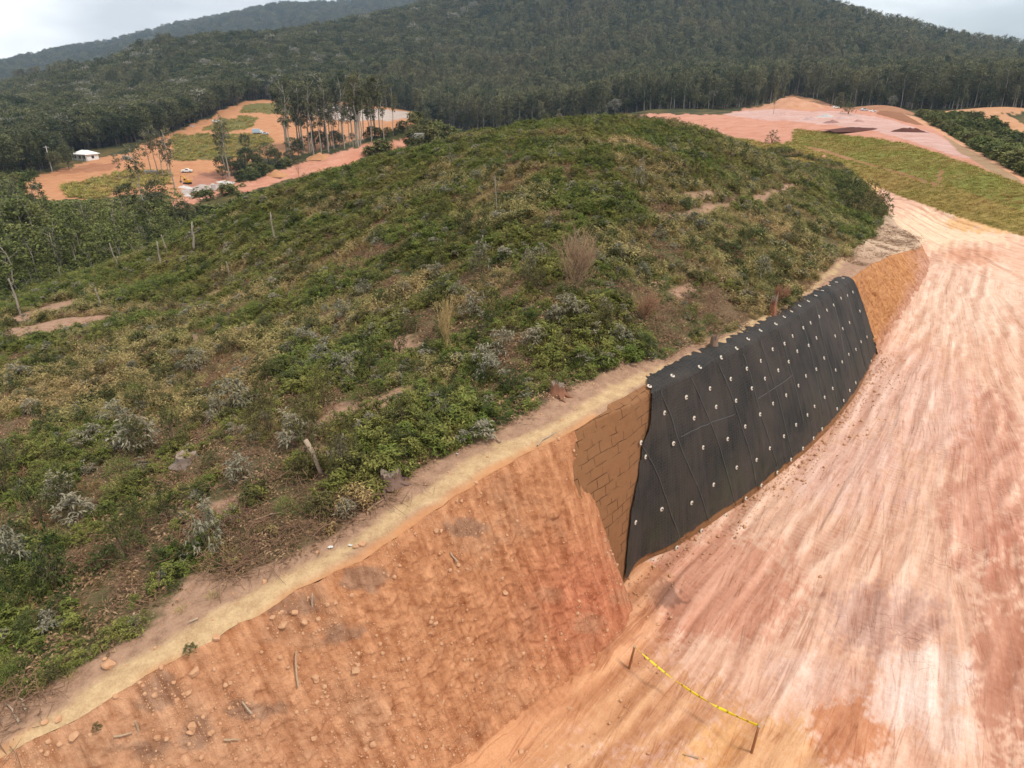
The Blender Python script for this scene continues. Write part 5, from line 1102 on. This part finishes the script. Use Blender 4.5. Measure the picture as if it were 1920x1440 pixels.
for u_, v_, px, lab in [(431, 338, 116, 'tallest lone eucalyptus left of the stand, before the grass terraces'), (424, 334, 96, 'eucalyptus just behind the tallest lone one'), (330, 366, 118, 'leaning eucalyptus at the right of the cluster by the junction'), (272, 402, 128, 'very tall bare stemmed eucalyptus in front of the junction'), (284, 326, 80, 'left eucalyptus of the cluster in the middle of the works'),
                        (296, 326, 84, 'second eucalyptus of the cluster in the middle of the works'), (306, 330, 84, 'third eucalyptus of the cluster in the middle of the works'), (316, 330, 80, 'right eucalyptus of the cluster in the middle of the works'), (225, 338, 52, 'small dark bent tree below the white house'), (1450, 214, 44, 'thin tree right behind the plateau edge')]:
    tree_px('euc', u_, v_, px, lab, wide=1.0)
for u_, v_, px, lab in [(130, 318, 46, 'dark round tree covering the left side of the white house'), (168, 282, 52, 'wide pale crowned tree behind the white house'), (270, 264, 52, 'broad tree at the roadside right of the white house'), (462, 284, 32, 'small dark conical tree on the grass terrace'), (108, 322, 40, 'small dark tree by the utility pole'), (245, 402, 60, 'dark dense tree beside the junction'), (300, 396, 60, 'dark round tree at the end of the pink strip'), (352, 436, 60, 'dark bushy tree beside the pale dead trunk'), (10, 420, 74, 'large brownish tree at the left picture edge')]:
    tree_px('nat', u_, v_, px, lab, wide=.95)
n_ = 0
for i in range(400):
    u_ = rng.uniform(0, 395); v_ = rng.uniform(395, 575)
    if not inpoly(np.array([u_]), np.array([v_]), [(-10, 440), (60, 410), (130, 405), (215, 420), (255, 405), (330, 402), (372, 440), (392, 520), (330, 548), (250, 560), (120, 556), (0, 580)])[0]: continue
    hp = rng.uniform(46, 128) * (.62 if u_ > 250 else 1)
    if u_ < 330 and inpoly(np.array([u_] * 2), np.array([v_ - hp * .95, v_ - hp * .6]), site).any() and rng.random() < .85: continue
    if inpoly(np.array([u_]), np.array([v_ - hp * .9]), strip)[0] or inpoly(np.array([u_]), np.array([v_ - hp * .8]), strip)[0]: continue
    tree_px('you', u_, v_, hp, wide=rng.uniform(.9, 1.5)); n_ += 1
    if n_ >= 95: break
LE = 'tall slender pale trunked tree rising out of the thicket in the left hollow'
for i in range(26):
    u_ = rng.uniform(0, 300); v_ = rng.uniform(425, 545); hp = rng.uniform(80, 135) * (.75 if u_ > 200 else 1)
    if u_ > 60 and inpoly(np.array([u_] * 2), np.array([v_ - hp * .95, v_ - hp * .7]), site).any() and rng.random() < .6: continue
    o_ = tree_px('euc', u_, v_, hp, LE, None, wide=rng.uniform(.9, 1.3))
    if o_: o_['group'] = 'tall slender trees in the left hollow'
for i in range(50):       # dark band under and beside the stand
    u_ = rng.uniform(415, 830); vs = np.interp(u_, [415, 450, 540, 600, 660, 740, 830], [346, 338, 318, 292, 278, 260, 246]); v_ = vs - rng.uniform(8, 22) * (1 if u_ < 640 else .6)
    tree_px('nat', u_, v_, rng.uniform(22, 40) if u_ < 640 else rng.uniform(12, 24), 'low dark tree in the band between the stand and the pink strip road', None, wide=1.1)['group'] = 'dark band below the eucalyptus stand'
# forest: the nearest trees as things, the mass behind as one
fb_u = [-300, 0, 60, 100, 140, 200, 240, 330, 420, 470, 560, 650, 740, 810, 900, 1000, 1150, 1200, 1350, 1440, 1500, 1560, 1640, 1700, 1790, 1850, 1920, 2200]
fb_v = [350, 335, 318, 300, 272, 268, 262, 236, 197, 183, 180, 186, 206, 230, 250, 244, 226, 211, 207, 196, 182, 196, 203, 206, 206, 202, 212, 240]
N_ = 150000; a = rng.uniform(-.73, .73, N_); r = np.exp(rng.uniform(math.log(190), math.log(3400), N_)); keep = rng.random(N_) < np.where(r < 900, .55, .40)
a, r = a[keep], r[keep]; x, y = r * np.sin(a), r * np.cos(a); z = Zb(x, y); u, v, d = project(x, y, z)
zt_ = z + 14; ut_, vt_, _ = project(x, y, zt_)
ok = (cls_at(x, y) == 3) & (v < np.interp(u, fb_u, fb_v) + 10 * (u < 800)) & ~((u > 1130) & (r < 345)) & ~((u < 45) & (r < 330) & (vt_ < 300) & (v > 225) & (rng.random(len(u)) < .85)) & (u > -220) & (u < 2140)
x, y, z, u, v, r = [q[ok] for q in (x, y, z, u, v, r)]
native = (u < 880 + 60 * np.sin(v / 40) - (v - 60) * .9 * (u > 600)) & ~((u < 330) & (v < 190) & (fbm(x / 60, y / 60, 2, 241) > .1)) | (r > 1100)
sc = np.where(native, rng.uniform(.75, 1.35, len(x)), rng.uniform(.55, 1.12, len(x))) * np.clip(r / 620, .85, 1.75)
o = np.argsort(r)
n_ind = 95; ind = []
vis = (u > -20) & (u < 1940)
for i in o:
    if len(ind) >= n_ind: break
    if vis[i] and (native[i] and sum(native[q] for q in ind) < 60 or not native[i]): ind.append(i)
for c_, i in enumerate(ind):
    k_ = 'nat' if native[i] else 'for'; pools[k_].put((x[i], y[i], z[i] - .3), (sc[i] * rng.uniform(.85, 1.1),) * 2 + (sc[i],), *TL[k_])
m = np.ones(len(x), bool); m[ind] = False
def joined(cr, tk, mc, mt):
    bm = bmesh.new(); bm.from_mesh(cr); n0 = len(bm.faces); bm.from_mesh(tk); bm.faces.ensure_lookup_table()
    for f in bm.faces[n0:]: f.material_index = 1
    me = bpy.data.meshes.new('tree'); bm.to_mesh(me); bm.free(); me.materials.append(mc); me.materials.append(mt); return me
fp = [proto('tree', joined(o_.children[0].data, o_.children[1].data, ML_euc, ML_trunk), None) for o_ in protos_for] + [proto('tree', joined(o_.children[0].data, o_.children[1].data, ML_nat, ML_dtrunk), None) for o_ in protos_nat] + \
     [proto('tree', joined(o_.children[0].data, o_.children[1].data, ML_natg, ML_trunk), None) for o_ in protos_nat[:2]]
lowb = (~native) & (r < 470) & (rng.random(len(x)) < .5); sc = np.where(lowb, rng.uniform(.35, .8, len(x)), sc); native = native | lowb
pick = np.where(native, np.where((rng.random(len(x)) < .05) & (r < 1000), rng.integers(8, 10, len(x)), rng.integers(4, 8, len(x))), rng.integers(0, 4, len(x)))
S3 = np.stack([sc * rng.uniform(.85, 1.15, len(x)), sc * rng.uniform(.85, 1.15, len(x)), sc], -1)
scatter('forest', np.stack([x, y, z - .3], -1)[m], fp, S3[m], 'dense dark forest covering the hills behind the works', 'forest', pick=pick[m], tilt=.03)
print('forest', m.sum(), 'individual', len(ind))

# ------------------------------------------------------------------ houses, vehicles, walls of the works
M_white = plain('white_render', (.74, .73, .70), .7, .06, 2); M_roofw = plain('white_roof_sheet', (.70, .70, .69), .5, .08, 2); M_glass = plain('dark_glass', (.03, .035, .04), .15, .1)
M_conc = plain('pale_concrete', (.46, .43, .40), .85, .15, 1.5); M_blue = plain('pale_blue_sheet', (.42, .52, .60), .5, .08); M_tyre = plain('tyre_rubber', (.02, .02, .02), .8); M_yel = plain('machine_yellow', (.55, .30, .03), .5, .1)
M_silver = plain('silver_paint', (.50, .52, .54), .35, .05); M_darkp = plain('dark_paint', (.05, .05, .055), .4, .1); M_grey = plain('grey_roof', (.33, .34, .36), .6, .1)
def box_part(name, parent, m, boxes, bev=0):
    bm = bmesh.new()
    for c, d in boxes: add_box(bm, c, d, bev)
    return bm_obj(name, bm, m, parent)
def house(u_, v_, wpx, label, rz, fn=Zall, porch=True, w=11.0, roofm=None):
    b_ = hit(u_, v_, fn); s_ = px_scale(b_, wpx) / w; o = thing('house', label, 'house', b_, rz, scale=s_)
    wl_ = box_part('wall', o, M_white, [((0, 0, 1.2), (9.0, 6.4, 3.6)), ((0, 0, -.8), (9.6, 7.0, 1.2))])
    bm = bmesh.new(); V = [bm.verts.new(q) for q in [(-5.2, -4.2, 3.02), (5.2, -4.2, 3.02), (5.2, 3.9, 3.02), (-5.2, 3.9, 3.02), (-2.2, 0, 4.7), (2.2, 0, 4.7), (-5.2, -4.2, 2.86), (5.2, -4.2, 2.86), (5.2, 3.9, 2.86), (-5.2, 3.9, 2.86)]]
    for f in [(0, 1, 5, 4), (1, 2, 5), (2, 3, 4, 5), (3, 0, 4), (6, 7, 1, 0), (7, 8, 2, 1), (8, 9, 3, 2), (9, 6, 0, 3), (9, 8, 7, 6)]: bm.faces.new([V[i] for i in f])
    bm_obj('roof', bm, roofm or M_roofw, o)
    for xx in (-3.2, -.2, 2.8):
        wd = box_part('window', o, M_glass, [((xx, -3.23, 1.6), (1.15, .06, 1.3))]); box_part('frame', wd, M_white, [((xx, -3.25, 2.3), (1.35, .09, .1)), ((xx, -3.25, .9), (1.45, .12, .1)), ((xx, -3.26, 1.6), (.07, .05, 1.3))])
    box_part('door', o, plain('door_brown', (.12, .07, .04), .6), [((1.3, -3.23, 1.0), (.95, .06, 2.1))])
    wd = box_part('window', o, M_glass, [((4.53, 0, 1.6), (.06, 1.3, 1.3))])
    if porch:
        for xx in (-4.7, -1.5, 1.9, 4.7): box_part('column', o, M_white, [((xx, -3.85, 1.15), (.26, .26, 3.4))])
        box_part('porch_floor', o, M_conc, [((0, -3.75, -.42), (9.8, .95, .3))])
    return o
house(163, 300, 42, 'small white house with a hipped white roof and porch on the orange earth terrace', R(-22))
house(12, 262, 60, 'large white roofed building showing through the trees at the left edge, upper of two', R(10), porch=False)
house(4, 300, 44, 'white house deep in the trees at the left edge, lower of two', R(-12), porch=False)
def wheels(o, xs, ys, r):
    for xx in xs:
        for yy in ys:
            bm = bmesh.new(); bmesh.ops.create_cone(bm, cap_ends=True, segments=18, radius1=r, radius2=r, depth=.26, matrix=Matrix.Translation((xx, yy, r)) @ Matrix.Rotation(R(90), 4, 'X')); wq = bm_obj('wheel', bm, M_tyre, o)
            bm = bmesh.new(); bmesh.ops.create_cone(bm, cap_ends=True, segments=14, radius1=r * .55, radius2=r * .5, depth=.29, matrix=Matrix.Translation((xx, yy, r)) @ Matrix.Rotation(R(90), 4, 'X')); bm_obj('rim', bm, M_silver, wq)
def prism(bm, prof, y0, y1):
    a = [bm.verts.new((x_, y0, z_)) for x_, z_ in prof]; b_ = [bm.verts.new((x_, y1, z_)) for x_, z_ in prof]; n = len(prof)
    bm.faces.new(a); bm.faces.new(b_[::-1])
    for i in range(n): bm.faces.new([a[i], b_[i], b_[(i + 1) % n], a[(i + 1) % n]])
def car(u_, v_, wpx, label, m, rz, fn=Zall, pick=False):
    b_ = hit(u_, v_, fn); s_ = px_scale(b_, wpx) / 4.4; o = thing('pickup_truck' if pick else 'parked_car', label, 'truck' if pick else 'car', b_, rz, scale=s_)
    bm = bmesh.new(); prism(bm, [(-2.15, .35), (2.1, .35), (2.2, .65), (2.1, .88), (1.0, .98), (-2.1, 1.0), (-2.2, .7)], -.85, .85); body = bm_obj('body', bm, m, o)
    bm = bmesh.new(); prism(bm, [(-.6 if pick else -1.7, 1.0), (1.05, .98), (.45, 1.48), (-.45 if pick else -1.2, 1.5)], -.76, .76); bm_obj('cabin', bm, m, o)
    bm = bmesh.new(); prism(bm, [(-.45 if pick else -1.45, 1.04), (.85, 1.03), (.42, 1.42), (-.35 if pick else -1.1, 1.43)], -.79, .79); bm_obj('window', bm, M_glass, o)
    for yy in (-.6, .6): box_part('headlight', o, M_silver, [((2.16, yy, .72), (.06, .32, .16))])
    wheels(o, (-1.35, 1.35), (-.78, .78), .34); return o
def truck(u_, v_, wpx, label, mbox, rz, fn=Zall):
    b_ = hit(u_, v_, fn); s_ = px_scale(b_, wpx) / 7.0; o = thing('box_truck', label, 'truck', b_, rz, scale=s_)
    box_part('cargo_box', o, mbox, [((-1.1, 0, 1.95), (4.6, 2.2, 2.3))]); bm = bmesh.new(); prism(bm, [(1.35, .55), (3.3, .55), (3.35, 1.3), (2.95, 2.2), (1.35, 2.25)], -1, 1); cb = bm_obj('cab', bm, M_white, o)
    box_part('windscreen', o, M_glass, [((3.12, 0, 1.75), (.12, 1.7, .6))]); box_part('chassis', o, M_darkp, [((-.3, 0, .62), (6.2, .9, .3))]); wheels(o, (-2.4, 2.3), (-.9, .9), .46); return o
truck(484, 251, 20, 'pale blue box truck parked on the upper site road', M_blue, R(8)); car(498, 252, 12, 'silver car parked behind the pale blue box truck', M_silver, R(5))
car(405, 229, 14, 'white car driving on the curve of the upper site road', M_white, R(40)); car(351, 323, 20, 'white pickup with dark windows at the junction by the thicket', M_white, R(10), pick=True)
car(361, 238, 8, 'tiny pale car at the roadside under the forest edge', M_silver, R(35)); car(1567, 203, 12, 'white car beside the dark bush on the plateau', M_white, R(0))
car(1620, 208, 14, 'pale car at the far edge of the plateau under the forest', M_silver, R(10)); car(1636, 210, 12, 'flat white vehicle right of the pale car at the plateau edge', M_white, R(-5), pick=True)
def excavator(u_, v_, px, label, rz):
    b_ = hit(u_, v_); s_ = px_scale(b_, px) / 7; o = thing('excavator', label, 'excavator', b_, rz, scale=s_)
    for yy in (-1, 1):
        bm = bmesh.new(); prism(bm, [(-1.7, .15), (-1.4, 0), (1.4, 0), (1.7, .15), (1.75, .6), (1.4, .85), (-1.4, .85), (-1.75, .6)], yy - .25, yy + .25); bm_obj('track', bm, M_tyre, o)
    box_part('body', o, M_yel, [((-.5, 0, 1.5), (2.6, 2.3, 1.1))], .08); box_part('cab', o, M_yel, [((.6, .55, 2.1), (1.1, 1, 1.5))], .06); box_part('window', o, M_glass, [((.62, .55, 2.25), (1.14, 1.03, .8))])
    g = Geo(); g.tube([(.8, -.3, 1.7), (2.6, -.3, 3.9), (4.2, -.3, 3.5)], [.28, .26, .2], 6); link('boom', g.mesh('boom'), M_yel, o); g = Geo(); g.tube([(4.1, -.3, 3.6), (4.7, -.3, 1.3)], [.18, .14], 6); link('arm', g.mesh('arm'), M_yel, o)
    bm = bmesh.new(); prism(bm, [(4.3, 1.3), (4.9, 1.35), (4.7, .5), (4.1, .6)], -.75, .15); bm_obj('bucket', bm, M_darkp, o)
excavator(352, 345, 26, 'yellow excavator working on the gravel by the junction', R(160))
def slab_wall(u_, v_, wpx, hpx, label, rz, n, m=M_conc, name='precast_wall', cat='wall'):
    b_ = hit(u_, v_, Zall); w = px_scale(b_, wpx); h = px_scale(b_, hpx); o = thing(name, label, cat, b_, rz)
    for i in range(n): box_part('panel', o, m, [((-w / 2 + w * (i + .5) / n, 0, h / 2 - .1), (w / n * .96, .35, h))])
    box_part('coping', o, m, [((0, 0, h - .02), (w * 1.02, .5, .18))]); return o
slab_wall(782, 261, 28, 10, 'pale concrete panel wall at the upper end of the pink strip road, longer of two', R(18), 6); slab_wall(818, 251, 12, 7, 'short pale concrete wall just right of the longer one', R(10), 3)
slab_wall(238, 300, 24, 7, 'grey block wall on the orange terrace right of the white house', R(-30), 4); slab_wall(283, 325, 22, 5, 'low grey concrete wall under the eucalyptus cluster', R(5), 4)
def barrel(u_, v_, px, label, m):
    b_ = hit(u_, v_); h = px_scale(b_, px); o = thing('water_tank', label, 'tank', b_); bm = bmesh.new(); bmesh.ops.create_cone(bm, cap_ends=True, segments=20, radius1=h * .36, radius2=h * .36, depth=h, matrix=Matrix.Translation((0, 0, h / 2))); bm_obj('body', bm, m, o)
    bm = bmesh.new(); bmesh.ops.create_cone(bm, cap_ends=True, segments=20, radius1=h * .40, radius2=h * .2, depth=h * .16, matrix=Matrix.Translation((0, 0, h * 1.06))); bm_obj('lid', bm, m, o)
barrel(401, 357, 11, 'grey upright tank on the pink strip road near its lower end', M_conc)
def heap(u_, v_, wpx, hpx, label, m, cat='heap', name='gravel_heap'):
    b_ = hit(u_, v_); w = px_scale(b_, wpx) / 2; h = px_scale(b_, hpx); bm = bmesh.new(); bmesh.ops.create_grid(bm, x_segments=28, y_segments=20, size=1)
    for q in bm.verts:
        r2_ = math.hypot(q.co.x, q.co.y); n_ = fbm(np.array([q.co.x * 3 + u_]), np.array([q.co.y * 3]), 3, 251)[0]
        q.co = (q.co.x * w, q.co.y * w * .6, h * max(0, 1 - r2_ ** 1.6) * (1 + .6 * n_) - .12 - .3 * max(0, r2_ - .9))
    o = bm_obj(name, bm, m, None, True); o.location = b_; return tag(o, label, cat)
M_gravel = plain('pale_gravel', (.50, .46, .43), .95, .3, 2); M_redsoil = plain('dark_red_soil', (.085, .028, .018), .95, .35, .8); M_clay = plain('orange_spoil', (.42, .21, .10), .95, .25, .6)
heap(352, 368, 22, 5, 'white gravel heap at the lower end of the pink strip road', plain('white_gravel', (.50, .46, .43), .95, .2, 2)); heap(368, 360, 14, 5, 'smaller white heap right behind the large white one', plain('white_gravel_b', (.48, .45, .42), .95, .2, 2))
heap(345, 352, 34, 4, 'grey gravel bank below the excavator', M_gravel); heap(420, 342, 40, 3.5, 'long grey gravel bank beside the thicket', M_gravel)
heap(520, 330, 46, 9, 'orange spoil mound on the middle of the pink strip road', M_clay, name='soil_heap'); heap(600, 298, 60, 9, 'orange spoil mound on the upper part of the pink strip road', M_clay, name='soil_heap')
heap(1610, 243, 118, 5, 'long dark red soil ridge on the pink plateau, left of two', M_redsoil, name='soil_heap'); heap(1703, 246, 66, 7, 'broad dark red soil heap on the pink plateau, right of two', M_redsoil, name='soil_heap')
for i, (u_, v_, w_) in enumerate([(1520, 224, 34), (1548, 219, 40), (1580, 222, 30), (1600, 218, 26), (1560, 230, 36), (1470, 215, 36), (1610, 228, 24)]):
    heap(u_, v_, w_, 4.5, ['left low pinkish rubble heap on the plateau', 'grey rubble heap below the spoil mound', 'pale rubble heap left of the low green bush', 'pale rubble heap under the low green bush', 'low dark rubble heap nearest the red soil ridge', 'pinkish rubble heap at the foot of the orange mound', 'tiny rubble heap at the tip of the red ridge'][i],
         plain('rubble_%d' % i, [(.40, .27, .25), (.38, .36, .34), (.42, .30, .28), (.40, .28, .25), (.26, .14, .12), (.44, .28, .24), (.34, .2, .17)][i], .95, .4, 1.2), name='rubble_heap')
b_ = hit(98, 322); o = thing('utility_pole', 'thin grey utility pole left of the white house', 'utility pole', b_); g = Geo(); h_ = px_scale(b_, 46); g.tube([(0, 0, -.3), (0, 0, h_)], [.16, .11], 8); link('pole', g.mesh('pole'), M_conc, o)
bm = bmesh.new(); add_box(bm, (0, 0, h_ * .95), (1.8, .14, .14)); bm_obj('crossarm', bm, M_conc, o)

# ------------------------------------------------------------------ air
bm = bmesh.new(); add_box(bm, (0, 1900, 300), (8400, 4400, 800)); t = MT('haze_air'); t.t.nodes.remove(t.b)
vp = t.n('ShaderNodeVolumePrincipled'); vp.inputs['Color'].default_value = (.60, .78, 1.0, 1); vp.inputs['Density'].default_value = HAZE; vp.inputs['Anisotropy'].default_value = .2; t.l(vp.outputs[0], t.out.inputs['Volume'])
tag(bm_obj('haze', bm, t.m), kind='stuff')
